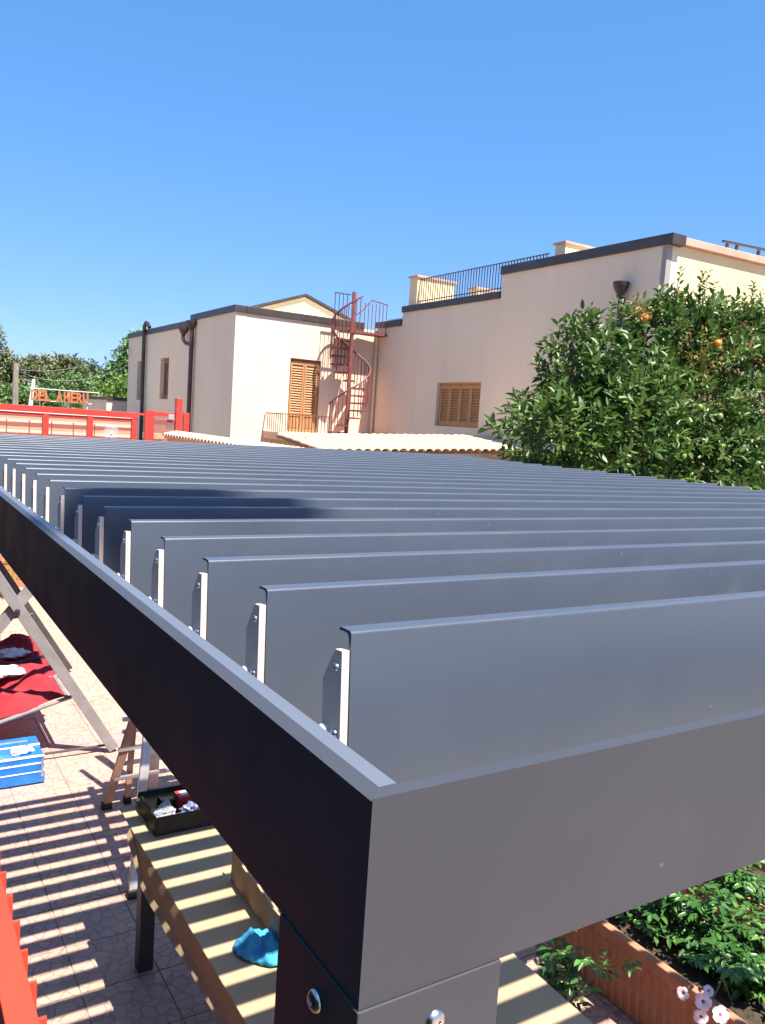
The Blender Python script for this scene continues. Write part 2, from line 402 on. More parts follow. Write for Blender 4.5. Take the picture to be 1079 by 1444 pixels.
for iy in range(-15, 38):
    for ix in range(0, 11):
        x, y = .10+TS*(ix+.5), TS*(iy+.5)
        shown = 6 <= iy < 37 and 0 <= ix < 8 and not (x > .27*y+1.2 and not (x > 2.2 and y < 3.8)) and not x < .085*y
        if not shown and x+TS/2 < 4.6: rest.box(x-TS/2+.0035, x+TS/2-.0035, y-TS/2+.0035, y+TS/2-.0035, -.012, 0)
tag(rest.build('floor_tile_field', 'crazed_tile', tf), kind='stuff')

# ================================================================== PERGOLA
PX0, PX1, PY0 = .267, 3.66, .414
ZT = 2.736; BH = .1437; PW = .119
NL = 24; LP = .18; LY = .603; PY1 = LY+LP*(NL-1)+.17
pg = thing('louvered_pergola', 'dark anthracite aluminium pergola with upright louver blades, seen at its corner', 'pergola', (PX0, PY0, 0))
TH = .0125
def beam(poly, name):
    mb = MB().prism(poly, 2, ZT-BH, ZT)
    for i in range(len(poly), 2*len(poly)):               # outer edge of the top slopes off a little
        v = mb.v[i]
        if name == 'side_beam' and (abs(v[0]-PX0) < 1e-6 or abs(v[0]-PX1) < 1e-6): mb.v[i] = (v[0], v[1], v[2]-.0022)
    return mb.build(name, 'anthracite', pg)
# mitred hollow beams: outer skins
beam([(PX0,PY0),(PX0+TH,PY0+TH),(PX0+TH,PY1-TH),(PX0,PY1)], 'side_beam')
beam([(PX0,PY0),(PX1,PY0),(PX1-TH,PY0+TH),(PX0+TH,PY0+TH)], 'front_beam')
beam([(PX1,PY0),(PX1,PY1),(PX1-TH,PY1-TH),(PX1-TH,PY0+TH)], 'side_beam')
beam([(PX0,PY1),(PX1,PY1),(PX1-TH,PY1-TH),(PX0+TH,PY1-TH)], 'end_beam')
# inner lip and gutter along the side beams
for sx, x in ((1, PX0+TH), (-1, PX1-TH)):
    a, b = x+sx*.0001, x+sx*.0135
    p = [(a,ZT),(b,ZT+.0004),(b,ZT-.10),(b+sx*.045,ZT-.10),(b+sx*.045,ZT-.105),(a,ZT-.105)]
    MB().prism(p, 1, PY0+TH+.0006, PY1-TH-.0006).build('gutter_lip', 'anthracite_lip_skylit', pg)
for (x0, x1, y0, y1) in ((PX0,PX0+PW,PY0,PY0+PW),(PX1-PW,PX1,PY0,PY0+PW),(PX0,PX0+PW,PY1-PW,PY1),(PX1-PW,PX1,PY1-PW,PY1)):
    po = MB().box(x0-.0012, x1, y0-.0014, y1, .012, ZT-BH-.0006).build('post', 'anthracite', pg, bevel=.0009)
    MB().box(x0-.02, x1+.02, y0-.02, y1+.02, 0, .011).build('base_plate', 'anthracite', po)
    # bolt heads on the two outer faces
    bx, by = (x0+x1)/2, (y0+y1)/2; z = ZT-BH-.028
    if y0 < 1:
        MB().lathe((bx+.003, y0, z), [(.0085,0),(.0085,.0012),(.0072,.0036),(.0045,.0052),(.0028,.0054),(.0026,.0040)], 20, (0,-1,0)).build('bolt', 'zinc', po, smooth=35)
    if x0 < 1:
        MB().lathe((x0, by-.004, z-.002), [(.0085,0),(.0085,.0012),(.0072,.0036),(.0045,.0052),(.0028,.0054),(.0026,.0040)], 20, (-1,0,0)).build('bolt', 'zinc', po, smooth=35)
# louver blade profile (y,z), front face towards -y, rounded lip turning back at the top
LZ = 2.7885; XL, XR = .355, 3.571
LHGT = .186; TILT = .055
def louver_profile():
    pts = []
    for i in range(7):                                   # nose arc
        a = math.radians(180-90*i/6); pts.append((.0032+.0032*math.cos(a), -.0032+.0032*math.sin(a)))
    pts += [(.019, 0.0), (.0215, -.0018), (.021, -.0035), (.0145, -.0028), (.0075, -.0030), (.0042, -.0060), (.0045, -.045)]
    pts += [(.030, -.060), (.034, -.090), (.030, -.120), (.0045, -.135), (.0050, -LHGT+.010), (.016, -LHGT+.003), (.015, -LHGT), (.0035, -LHGT), (0, -LHGT+.006)]
    return pts
def tilt(p): return (p[0]+p[1]*TILT, p[1])
prof = [tilt(q) for q in louver_profile()]
lmb = MB().prism([(y, z) for y, z in prof], 0, 0, XR-XL)
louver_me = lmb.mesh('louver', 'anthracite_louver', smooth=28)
# end bracket plate (normal -x): trapezoid top, bright edge facing -y
bt, bb = -.017, -.118
bp = [(.0010,bt),(.0135,bt-.001),(.0350,bt-.032),(.0350,bb),(.0010,bb)]
bracket_me = MB().prism([tilt(q) for q in bp], 0, -.0082, -.0008).mesh('bracket', 'bracket_metal')
screw_me = MB().lathe((0,0,0), [(.0044,0),(.0044,.0010),(.0032,.0028),(.0013,.0030),(.0012,.0018)], 12, (-1,0,0)).mesh('screw', 'zinc', smooth=35)
bush_me = MB().lathe((0,0,0), [(.0068,-.001),(.0068,.005),(.0055,.0065),(.002,.0065)], 16, (-1,0,0)).mesh('bushing', 'nylon_white', smooth=35)
for i in range(NL):
    y = LY+i*LP; dz = random.uniform(-.0004, .0004)
    lv = minst('louver', louver_me, pg, (XL, y, LZ+dz), rot=(random.gauss(0, .006), 0, random.gauss(0, .0006)))
    for xe, sgn in ((XL, 1), (XR, -1)):
        if sgn < 0 and i > 12: continue
        x_ = xe if sgn > 0 else xe+.0058
        minst('bracket', bracket_me, lv, (x_, y, LZ+dz))
        if sgn > 0 and i < 14:
            for zz in (-.033, -.092): minst('screw', screw_me, lv, (x_-.0082, y+.0095+zz*TILT, LZ+dz+zz))
            minst('bushing', bush_me, lv, (x_-.0082, y+.026-.095*TILT, LZ+dz-.095))

# ================================================================== HOUSE BEHIND
HX, RX, DY = 7.8, 12.0, 20.0            # left wing wall, right block wall, door wall
hs = thing('house', 'cream stucco house with dark roof trims and wooden shutters beyond the pergola', 'house', (RX, DY, 0))
door = (9.38, 10.30, 2.62, 4.56)
win = (15.18, 16.93, 3.03, 4.10)
sw1, sw2 = (28.28, 28.98, 3.26, 4.57), (25.40, 26.28, 3.31, 4.60)
w = MB(); wall_holes(w, 'y', DY, HX, RX, -.1, 5.56, [door], .14, -1)
w.build('wall', 'stucco_cream', hs)
w = MB(); wall_holes(w, 'x', HX, DY, 30.2, -.1, 5.42, [sw1, sw2], .20, -1)
w.add([(HX,DY,5.42),(HX,23.4,5.42),(HX,23.4,5.56),(HX,DY,5.56)], [(0,1,2,3)])
w.add([(HX,30.2,-.1),(16,30.2,-.1),(16,30.2,5.42),(HX,30.2,5.42)], [(0,1,2,3)])
w.build('wall', 'stucco_cream', hs)
w = MB(); wall_holes(w, 'x', RX, 14.68, DY, -.1, 5.62, [win], .16, -1)
w.add([(RX,14.68,5.62),(RX,18.75,5.62),(RX,18.75,5.96),(RX,14.68,5.96)], [(0,1,2,3)])
w.add([(RX,18.75,5.62),(RX+.3,18.75,5.62),(RX+.3,18.75,5.96),(RX,18.75,5.96)], [(0,1,2,3)])
w.build('wall', 'stucco_cream', hs)
w = MB(); w.box(RX-.03, RX+.3, 10.16, 14.68, -.1, 6.47)
w.build('wall', 'stucco_cream', hs)
# street-side end wall: sunny yellow band over a shaded loggia
w = MB(); w.prism([(RX+.301,5.46),(21,6.05),(21,6.62),(RX+.301,6.50)], 1, 10.16, 10.46); w.build('end_wall', 'stucco_yellow', hs)
MB().prism([(RX+.28,6.505),(21,6.625),(21,6.76),(RX+.28,6.64)], 1, 10.06, 10.52).build('coping', 'coping_pink', hs, bevel=.01)
MB().prism([(RX+.301,5.30),(21,5.88),(21,6.048),(RX+.301,5.458)], 1, 10.18, 10.44).build('lintel', 'shutter_dark', hs)
w = MB(); w.add([(RX+.301,12.4,-.1),(21,12.4,-.1),(21,12.4,6.4),(RX+.301,12.4,6.4)], [(0,1,2,3)]); w.build('loggia_wall', 'stucco_pink', hs)
MB().box(RX-.036, RX+.10, 10.153, 10.26, 4.3, 6.455).build('bare_corner', 'bare_plaster', hs)
# flat roofs
r = MB(); r.box(HX+.05, 16, DY+.05, 30.15, 5.2, 5.40); r.box(RX+.31, 21, 14.7, DY+.04, 5.5, 5.9); r.box(RX+.31, 21, 10.5, 14.69, 6.2, 6.45)
r.build('flat_roof', 'stucco_white', hs)
# dark metal trims
def trim(x0, x1, y0, y1, z0, z1): return MB().box(x0, x1, y0, y1, z0, z1).build('roof_trim', 'trim_brown', hs, bevel=.008)
trim(HX-.05, HX+.28, 23.41, 30.25, 5.42, 5.59)
trim(HX-.05, HX+.28, DY-.05, 23.405, 5.56, 5.73)
trim(HX+.285, RX-.45, DY-.052, DY+.25, 5.555, 5.725)
trim(RX-.05, RX+.28, 18.76, DY+.10, 5.62, 5.79)
trim(RX-.05, RX+.28, 14.72, 18.755, 5.96, 6.12)
trim(RX-.08, RX+.28, 10.02, 14.71, 6.47, 6.655)
# low gable behind the wing
MB().prism([(10.35,5.42),(13.75,5.42),(13.75,6.42),(12.119,6.98),(10.35,6.36)], 1, 25.0, 29.5).build('gable_wall', 'stucco_yellow', hs)
rm = MB()
rm.prism([(10.2,6.33),(12.119,7.0),(12.119,7.08),(10.2,6.41)], 1, 24.9, 29.6); rm.prism([(12.12,7.0),(13.95,6.38),(13.95,6.46),(12.12,7.08)], 1, 24.9, 29.6)
rm.build('gable_roof', 'trim_brown', hs)
# shutters with slats
def shutter(axis, at, sgn, a0, a1, z0, z1, leaves, mat, parent, solid=0, pitch=.066):
    wd = (a1-a0)/leaves
    for k in range(leaves):
        b0, b1 = a0+k*wd+.006, a0+(k+1)*wd-.006
        f = MB(); sl_ = MB()
        def B(mb, u0, u1, w0, w1, d0, d1):
            e0, e1 = sorted((at+sgn*d0, at+sgn*d1))
            if axis == 'x': mb.box(e0, e1, u0, u1, w0, w1)
            else: mb.box(u0, u1, e0, e1, w0, w1)
        st = .045
        B(f, b0, b0+st, z0, z1, 0, .045); B(f, b1-st, b1, z0, z1, 0, .045)
        B(f, b0+st, b1-st, z0, z0+.09, .002, .043); B(f, b0+st, b1-st, z1-.09, z1, .002, .043)
        zl = z0+.09
        if solid:
            B(f, b0+st, b1-st, z0+.09, z0+solid, .006, .02); B(f, b0+st, b1-st, z0+solid, z0+solid+.07, .002, .043); zl = z0+solid+.07
            q = b0+st+.03
            while q < b1-st-.05: B(f, q, q+.05, z0+.12, z0+solid-.03, .02, .034); q += .085
        fo = f.build('shutter', mat, parent)
        z = zl+.01
        while z < z1-.12:                                  # tilted slats
            d0, d1, d2 = at+sgn*.006, at+sgn*.040, 0
            if axis == 'x': sl_.add([(d1,b0+st,z),(d1,b1-st,z),(d0,b1-st,z+.045),(d0,b0+st,z+.045),(d1,b0+st,z+.010),(d1,b1-st,z+.010),(d0,b1-st,z+.055),(d0,b0+st,z+.055)], [(0,1,2,3),(4,5,6,7),(0,1,5,4),(2,3,7,6)])
            else: sl_.add([(b0+st,d1,z),(b1-st,d1,z),(b1-st,d0,z+.045),(b0+st,d0,z+.045),(b0+st,d1,z+.010),(b1-st,d1,z+.010),(b1-st,d0,z+.055),(b0+st,d0,z+.055)], [(0,1,2,3),(4,5,6,7),(0,1,5,4),(2,3,7,6)])
            z += pitch
        tag(sl_.build('slats', mat, parent), kind='stuff')
def frame_y(a0, a1, z0, z1, y, name, mat, t=.06):
    m_ = MB(); m_.box(a0, a0+t, y-.07, y, z0, z1); m_.box(a1-t, a1, y-.07, y, z0, z1); m_.box(a0+t, a1-t, y-.068, y-.002, z1-t, z1)
    return m_.build(name, mat, hs)
def frame_x(a0, a1, z0, z1, x, name, mat, t=.05):
    m_ = MB(); m_.box(x-.07, x, a0, a0+t, z0, z1); m_.box(x-.07, x, a1-t, a1, z0, z1); m_.box(x-.068, x-.002, a0+t, a1-t, z1-t, z1); m_.box(x-.09, x-.002, a0+t, a1-t, z0, z0+.03)
    return m_.build(name, mat, hs)
dr = frame_y(door[0], door[1], door[2], door[3], DY+.138, 'door', 'shutter_dark', .04)
shutter('y', DY+.10, -1, door[0]+.045, door[1]-.045, door[2], door[3]-.07, 2, 'shutter_wood', dr, solid=.42)
wn = frame_x(win[0], win[1], win[2], win[3], RX+.158, 'window', 'shutter_wood')
shutter('x', RX+.12, -1, win[0]+.055, win[1]-.055, win[2]+.03, win[3]-.06, 4, 'shutter_wood', wn)
for s_ in (sw1, sw2):
    wn = frame_x(*s_, HX+.198, 'window', 'shutter_dark', .05)
    shutter('x', HX+.15, -1, s_[0]+.055, s_[1]-.055, s_[2]+.03, s_[3]-.06, 1, 'shutter_dark', wn, pitch=.075)
# pipes on the shaded walls
MB().tube([(HX-.09,27.35,5.62),(HX-.11,27.50,5.76),(HX-.11,27.72,5.80),(HX-.10,27.90,5.70),(HX-.10,27.93,5.45),(HX-.10,27.9,1.5)], .062, 8).build('drainpipe', 'pipe_brown', hs, smooth=50)
MB().tube([(HX-.10,23.05,5.30),(HX-.10,23.05,1.5)], .065, 8).build('drainpipe', 'pipe_copper', hs, smooth=50)
MB().lathe((HX-.12,23.05,5.26), [(.07,0),(.09,.08),(.15,.18),(.15,.27),(.11,.27)], 12).build('hopper', 'pipe_brown', hs, smooth=40)
MB().tube([(HX-.12,23.75,5.2),(HX-.12,23.75,5.05),(HX-.11,23.55,4.93),(HX-.10,23.1,4.86)], .055, 8).build('overflow_pipe', 'pipe_brown', hs, smooth=50)
MB().lathe((HX-.12,23.75,5.16), [(.06,0),(.08,.06),(.14,.16),(.14,.24),(.1,.24)], 12).build('hopper', 'pipe_copper', hs, smooth=40)
MB().tube([(RX-.11,11.05,5.74),(RX-.11,11.05,1.5)], .06, 8).build('drainpipe', 'pipe_brown', hs, smooth=50)
MB().lathe((RX-.15,11.05,5.62), [(.065,0),(.07,.06),(.13,.16),(.15,.24),(.15,.28),(.11,.28)], 12).build('hopper', 'pipe_brown', hs, smooth=40)
MB().tube([(HX-.03,29.9,5.0),(HX-.10,29.9,5.0),(HX-.10,29.9,4.86),(HX-.03,29.9,4.8)], .03, 6).build('insulator', 'white_metal', hs)
MB().tube([(RX-.02,19.93,5.5),(RX-.06,19.9,4.9),(RX-.06,19.9,2.6)], .045, 8).build('drainpipe', 'stucco_yellow', hs, smooth=50)
# roof terrace: piers and railing
def pier(x0, x1, y0, y1, z0, z1):
    p_ = MB().box(x0, x1, y0, y1, z0, z1).build('pier', 'stucco_yellow', hs)
    MB().box(x0-.04, x1+.04, y0-.04, y1+.04, z1+.001, z1+.05).build('cap', 'coping_pink', p_)
pier(12.05, 13.25, 18.22, 18.58, 5.9, 6.84)
pier(13.3, 15.2, 17.3, 17.6, 5.9, 6.62)
pier(12.3, 13.3, 13.1, 13.4, 6.45, 6.98)
rr = MB(); rr.box(12.13, 12.17, 13.41, 18.21, 6.78, 6.80); rr.box(12.135, 12.165, 13.41, 18.21, 6.22, 6.24)
ro = rr.build('roof_railing', 'rail_dark', hs)
bar_me = MB().box(-.008, .008, -.008, .008, 0, .66).mesh('bar', 'rail_dark')
for k in range(46): minst('bar', bar_me, ro, (12.15, 13.48+k*.104, 6.13))
bal = MB(); bal.box(8.7, RX-.01, 18.85, DY-.002, 2.42, 2.60); bal.build('balcony_slab', 'stucco_pink', hs)
br = MB(); br.box(8.72, 10.05, 18.90, 18.94, 3.06, 3.085); br.box(8.72, 8.76, 18.94, 19.98, 3.06, 3.085)
bo = br.build('balcony_railing', 'stair_red', hs)
bbar = MB().box(-.008, .008, -.008, .008, 0, .475).mesh('bar', 'rail_dark')
for k in range(15): minst('bar', bbar, bo, (8.74+k*.092, 18.92, 2.60))
for k in range(1, 8): minst('bar', bbar, bo, (8.74, 18.92+k*.13, 2.60))
ms_ = MB(); ms_.sphere((12.9,12.5,6.72), .16, 12, 8, (1,1,.8)); ms_.tube([(12.9,12.5,6.45),(12.9,12.5,6.7)], .02, 6); ms_.build('vent_dome', 'white_metal', hs, smooth=60)
bk = MB(); bk.bar((14.05,10.6,6.95),(16.5,10.6,7.05), .05, .045); bk.bar((14.2,10.6,6.92),(14.1,10.6,6.6), .05, .05); bk.bar((14.5,10.6,6.94),(14.42,10.6,6.6), .05, .05); bk.bar((15.2,10.6,6.96),(15.15,10.6,6.6), .05, .05)
bk.build('roof_bracket', 'rail_dark', hs)

# ================================================================== SPIRAL STAIR
CX, CY, R0 = 10.83, 19.36, .55
Z0, Z1, NS = 2.60, 5.42, 14
st = thing('spiral_staircase', 'rusty red steel spiral staircase climbing to the roof in the house corner', 'staircase', (CX, CY, Z0))
MB().tube([(CX,CY,Z0),(CX,CY,6.40)], .055, 10).build('centre_pole', 'stair_red', st, smooth=50)
def ang(t): return math.radians(180+445*t)
for k in range(NS):
    a0, a1 = ang(k/NS), ang((k+1)/NS)+.06; z = Z0+(Z1-Z0)*(k+1)/NS-.1
    q = MB(); pts = [(CX+.05*math.cos(a0), CY+.05*math.sin(a0))]+[(CX+R0*math.cos(a0+(a1-a0)*i/4), CY+R0*math.sin(a0+(a1-a0)*i/4)) for i in range(5)]
    q.prism(pts, 2, z-.045, z); q.build('tread', 'stair_red', st)
    for j in range(3):
        a = a0+(a1-a0)*(j+.3)/3; zz = Z0+(Z1-Z0)*(k+(j+.3)/3)/NS
        MB().bar((CX+R0*math.cos(a), CY+R0*math.sin(a), zz-.02), (CX+R0*math.cos(a), CY+R0*math.sin(a), zz+.80), .020, .020, (1,0,0)).build('baluster', 'stair_red', st)
MB().tube([(CX+R0*math.cos(ang(i/60)), CY+R0*math.sin(ang(i/60)), Z0+.82+(Z1-Z0)*i/60) for i in range(61)], .025, 6).build('handrail', 'stair_red', st, smooth=60)
ld = MB(); ld.box(CX-.12, RX+.05, CY+.10, CY+.55, Z1-.05, Z1); ld.build('landing', 'stair_red', st)
MB().box(CX-.50, CX-.125, CY+.10, CY+.14, Z1-.05, Z1-.02).build('landing_arm', 'rail_dark', st)
for k in range(4):
    MB().box(CX-.50+k*.12, CX-.484+k*.12, CY+.12, CY+.136, Z1-.018, Z1+.9).build('baluster', 'rail_dark', st)
MB().box(CX-.51, CX-.02, CY+.11, CY+.146, Z1+.9, Z1+.925).build('landing_rail', 'rail_dark', st)
for k in range(7):
    MB().box(CX+.42+k*.115, CX+.436+k*.115, CY+.12, CY+.136, Z1, Z1+.78).build('baluster', 'stair_red', st)
MB().tube([(CX+.15,CY+.13,Z1+.40),(CX+.35,CY+.13,Z1+.55),(CX+.62,CY+.13,Z1+.86),(CX+1.14,CY+.13,Z1+.80)], .018, 6).build('landing_rail', 'stair_red', st)

# ================================================================== LOW ROOF, WALLS, RED FENCE
sh = thing('porch', 'low open porch with pale barrel-tile roof in front of the house', 'porch', (9.4, 13.0, 0))
def rz(x, y): return 2.47+(x-6.85)*.040+(y-13.0)*.098
c4 = [(6.85,13.02),(12.0-.04,13.02),(12.0-.04,15.05),(6.85,15.05)]
d = MB(); d.add([(x,y,rz(x,y)-.10) for x,y in c4]+[(x,y,rz(x,y)-.045) for x,y in c4], [(0,3,2,1),(4,5,6,7),(0,1,5,4),(1,2,6,5),(2,3,7,6),(3,0,4,7)])
d.build('roof_deck', 'shutter_dark', sh)
tt = MB(); n = 7; Lt = .40
for i in range(n+1):
    a = math.pi*i/n; tt.v += [(-.098*math.cos(a), 0, .058*math.sin(a)), (-.078*math.cos(a), Lt, .046*math.sin(a))]
for i in range(n): tt.f.append((2*i, 2*i+1, 2*i+3, 2*i+2))
tb = len(tt.v)
for i in range(n+1):
    a = math.pi*i/n; tt.v += [(-.083*math.cos(a), 0, .044*math.sin(a)), (-.064*math.cos(a), Lt, .032*math.sin(a))]
for i in range(n): tt.f.append((tb+2*i, tb+2*i+2, tb+2*i+3, tb+2*i+1)); tt.f.append((2*i, 2*i+2, tb+2*i+2, tb+2*i))
tile3 = tt.mesh('roof_tile', 'roof_tile', smooth=50)
for ix in range(26):
    for iy in range(6):
        x, y = 6.95+ix*.197, 12.96+iy*.345
        minst('roof_tile', tile3, sh, (x+random.uniform(-.006,.006), y+random.uniform(-.01,.01), rz(x,y)-.038+random.uniform(0,.008)), rot=(math.atan(.098)-.02, -.04, random.uniform(-.02,.02)))
MB().box(6.80, 6.848, 12.95, 15.10, 2.28, 2.44).build('fascia', 'shutter_dark', sh)
MB().box(6.86, 11.9, 14.7, 14.95, -.1, 2.3).build('back_wall', 'stucco_pink', sh)
for x in (6.9, 8.5, 10.1, 11.7): MB().box(x, x+.18, 13.15, 13.33, -.1, 2.35).build('column', 'stucco_pink', sh)
MB().box(6.86, 11.9, 13.1, 13.32, 2.19, 2.37).build('beam', 'shutter_dark', sh)

# garden wall with tile coping, right of the terrace
gw = thing('garden_wall', 'pinkish garden wall capped with pale barrel tiles running beside the terrace', 'wall', (4.75, 11.5, 0))
MB().box(4.66, 4.86, 7.6, 15.1, -.1, 2.46).build('wall', 'stucco_pink', gw)
MB().box(4.60, 4.92, 7.6, 15.1, 2.461, 2.51).build('ledge', 'roof_tile', gw)
ct = MB(); n = 6
for i in range(n+1):
    a = math.pi*i/n; ct.v += [(-.24, -.075*math.cos(a), .05*math.sin(a)-.03), (0, -.075*math.cos(a), .05*math.sin(a)+.03)]
for i in range(n): ct.f.append((2*i, 2*i+1, 2*i+3, 2*i+2))
ctm = ct.mesh('coping_tile', 'roof_tile', smooth=50)
for k in range(46):
    y = 7.7+k*.16
    minst('coping_tile', ctm, gw, (4.76, y, 2.53)); minst('coping_tile', ctm, gw, (4.76, y, 2.53), rot=(0,0,math.pi))
# end wall under the red fence
ew = MB().box(-4, 4.62, 15.25, 15.5, -.1, 2.12).build('terrace_wall', 'stucco_pink', org=(0,15.25,0)); tag(ew, 'pink stucco wall at the far end of the terrace under the red fence', 'wall')
FY = 15.36
fn = thing('red_fence', 'red steel frame fence with fine mesh infill on the terrace end wall', 'fence', (2, FY, 2.12))
def fbox(x0, x1, z0, z1, name, y0=FY-.04, y1=FY+.04): return MB().box(x0, x1, y0, y1, z0, z1).build(name, 'fence_red', fn, bevel=.004)
MB().prism([(-1.0,2.80),(4.16,2.78),(4.16,2.885),(-1.0,2.91)], 1, FY-.05, FY+.05).build('top_rail', 'fence_red', fn, bevel=.004)
for x in (-.2, .75, 1.72, 2.52, 3.27, 4.055): fbox(x, x+.10, 2.13, 2.775, 'post')
fbox(-1.0, 4.15, 2.13, 2.19, 'bottom_rail', FY-.03, FY+.03)
tag(MB().prism([(-1.0,2.73),(4.05,2.715),(4.05,2.765),(-1.0,2.785)], 1, FY-.025, FY+.03).build('inner_rail', 'fence_red', fn))
for (x0, x1) in ((-.1,.75),(.85,1.72),(1.82,2.52),(2.62,3.27),(3.37,4.055)):
    MB().box(x0, x1, FY-.004, FY+.004, 2.19, 2.72).build('mesh_panel', 'red_mesh', fn)
gt = thing('red_gate', 'red steel gate with a tall square post and small grey lock box', 'gate', (4.6, FY, 2.12))
def gbox(x0, x1, z0, z1, name, y0=FY-.04, y1=FY+.04, mt='fence_red'): return MB().box(x0, x1, y0, y1, z0, z1).build(name, mt, gt, bevel=.004)
gbox(4.30, 4.47, 2.0, 2.95, 'post'); gbox(4.87, 4.99, 2.0, 3.20, 'tall_post', FY-.07, FY+.05); gbox(5.03, 5.14, 2.0, 2.94, 'post')
gbox(4.47, 4.87, 2.85, 2.93, 'top_rail', FY-.03, FY+.03); gbox(4.47, 4.87, 2.74, 2.79, 'inner_rail', FY-.03, FY+.03)
gbox(4.17, 4.295, 2.84, 2.88, 'link_bar', FY-.02, FY+.02); gbox(4.72, 4.83, 2.80, 2.89, 'lock_box', FY-.09, FY-.031, 'aluminium'); gbox(4.995, 5.028, 2.86, 2.90, 'hinge', FY-.03, FY+.01)
MB().box(4.47, 4.87, FY-.004, FY+.004, 2.0, 2.738).build('mesh_panel', 'red_mesh', gt)
ewg = MB().box(4.93, 6.8, 15.25, 15.5, -.1, 1.98).build('gate_wall', 'stucco_pink', org=(5.5,15.25,0)); tag(ewg, 'low pink wall below the red gate, beside the porch', 'wall')
# globe lamps
def globe(x, y, z, r, label):
    gl = thing('globe_lamp', label, 'lamp', (x, y, 0))
    MB().tube([(x,y,0),(x,y,z-r*.9)], .035, 10).build('pole', 'rail_dark', gl, smooth=50)
    MB().lathe((x,y,z-r), [(.06,-.04),(.07,0),(.05,.03)], 12).build('holder', 'rail_dark', gl)
    MB().sphere((x,y,z), r, 20, 14).build('globe', 'globe_glass', gl, smooth=80)
    MB().sphere((x,y,z-.02), .026, 10, 8, (1,1,1.5)).build('bulb', 'white_metal', gl, smooth=80)
globe(3.18, 13.2, 2.57, .12, 'clear round globe lamp in front of the red fence')
globe(5.35, 13.0, 2.49, .13, 'clear round globe lamp between the garden wall and the house')
pc = MB(); pc.lathe((4.72,16.2,1.5), [(.16,0),(.16,.85),(.22,.9),(.22,1.0)], 8); tag(pc.build('chimney_pot', 'roof_tile', org=(4.72,16.2,0)), 'pale yellow square stone pillar behind the red gate', 'pillar')
# annex and street wall behind
an = thing('annex', 'small flat-roofed annex with dark trim beside the house', 'building', (8.0, 31, 0))
MB().box(7.27, 11, 31.0, 35, -.1, 3.20).build('wall', 'stucco_cream', an); MB().box(7.22, 11.05, 30.95, 35.05, 3.201, 3.31).build('roof_trim', 'trim_brown', an)
sw = thing('street_wall', 'long low salmon wall with white tile coping behind the red fence', 'wall', (2, 27, 0))
MB().box(-6, 7.2, 27, 27.25, -.1, 2.62).build('wall', 'stucco_pink', sw)
MB().box(-6, 7.2, 26.94, 27.31, 2.621, 2.70).build('coping', 'stucco_white', sw); MB().box(-6, 7.2, 26.95, 26.998, 2.32, 2.40).build('band', 'stucco_white', sw); MB().box(-6, 7.2, 26.95, 26.998, 2.0, 2.08).build('band', 'stucco_white', sw)
yr = thing('yard_railing', 'thin dark iron railing behind the red fence', 'railing', (2.5, 19, 0))
MB().box(1.9, 4.4, 18.99, 19.01, 2.42, 2.44).build('rail', 'rail_dark', yr)
for k in range(6): MB().box(1.95+k*.45, 1.97+k*.45, 18.99, 19.01, -.1, 2.56).build('bar', 'rail_dark', yr)

# rooftop lettering on a white frame
sg = thing('lettering_sign', 'orange block letters on a white frame above the fence, seen from afar', 'sign', (5.5, 33, 0))
SZ = 3.00
for z in (SZ, SZ+.44): MB().box(4.95, 7.45, 32.98, 33.02, z, z+.03).build('rail', 'white_metal', sg)
for x in (5.3, 6.3, 7.0, 7.41): MB().box(x, x+.045, 33.03, 33.09, 0, SZ+.47).build('post', 'white_metal', sg)
x = 4.98
for ch in 'DEL AHERU':
    if ch == ' ': x += .22; continue
    fc = bpy.data.curves.new('letter', 'FONT'); fc.body = ch; fc.size = .54; fc.extrude = .03; fc.offset = .015
    fo = bpy.data.objects.new('tmp_letter', fc); COL.objects.link(fo)
    bpy.context.view_layer.update()
    me = bpy.data.meshes.new_from_object(fo.evaluated_get(bpy.context.evaluated_depsgraph_get()))
    wd = fo.dimensions.x; bpy.data.objects.remove(fo)
    me.materials.clear(); me.materials.append(M['sign_orange'])
    minst('letter', me, sg, (x, 32.93, SZ+.02), rot=(math.pi/2, 0, 0), scale=(.215/max(wd,.1), 1, 1)); x += .232
# utility pole and wires
up_ = thing('utility_pole', 'grey wooden utility pole in front of the far trees', 'pole', (5.4, 40, 0))
MB().tube([(5.4,40,-.1),(5.42,40,4.6)], [.16,.12], 10).build('shaft', 'pole_wood', up_, smooth=50)
wp = MB().tube([(5.15,36,-.1),(5.55,36,3.85)], [.13,.07], 8).build('leaning_post', 'white_metal', org=(5.15,36,0), smooth=50); tag(wp, 'leaning white post beside the utility pole', 'post')
for (zz, tgt, sag, lb) in ((4.35, (7.72,29.9,5.0), .35, 'upper overhead wire from the utility pole to the house'), (4.28, (7.75,30.1,4.45), .5, 'lower overhead wire sagging from the utility pole to the house')):
    a, b = Vector((5.42,39.85,zz)), Vector(tgt)
    o = MB().tube([a.lerp(b, i/16)-Vector((0,0,4*sag*(i/16)*(1-i/16))) for i in range(17)], .007, 5).build('overhead_wire', 'wire', org=a); tag(o, lb, 'wire')

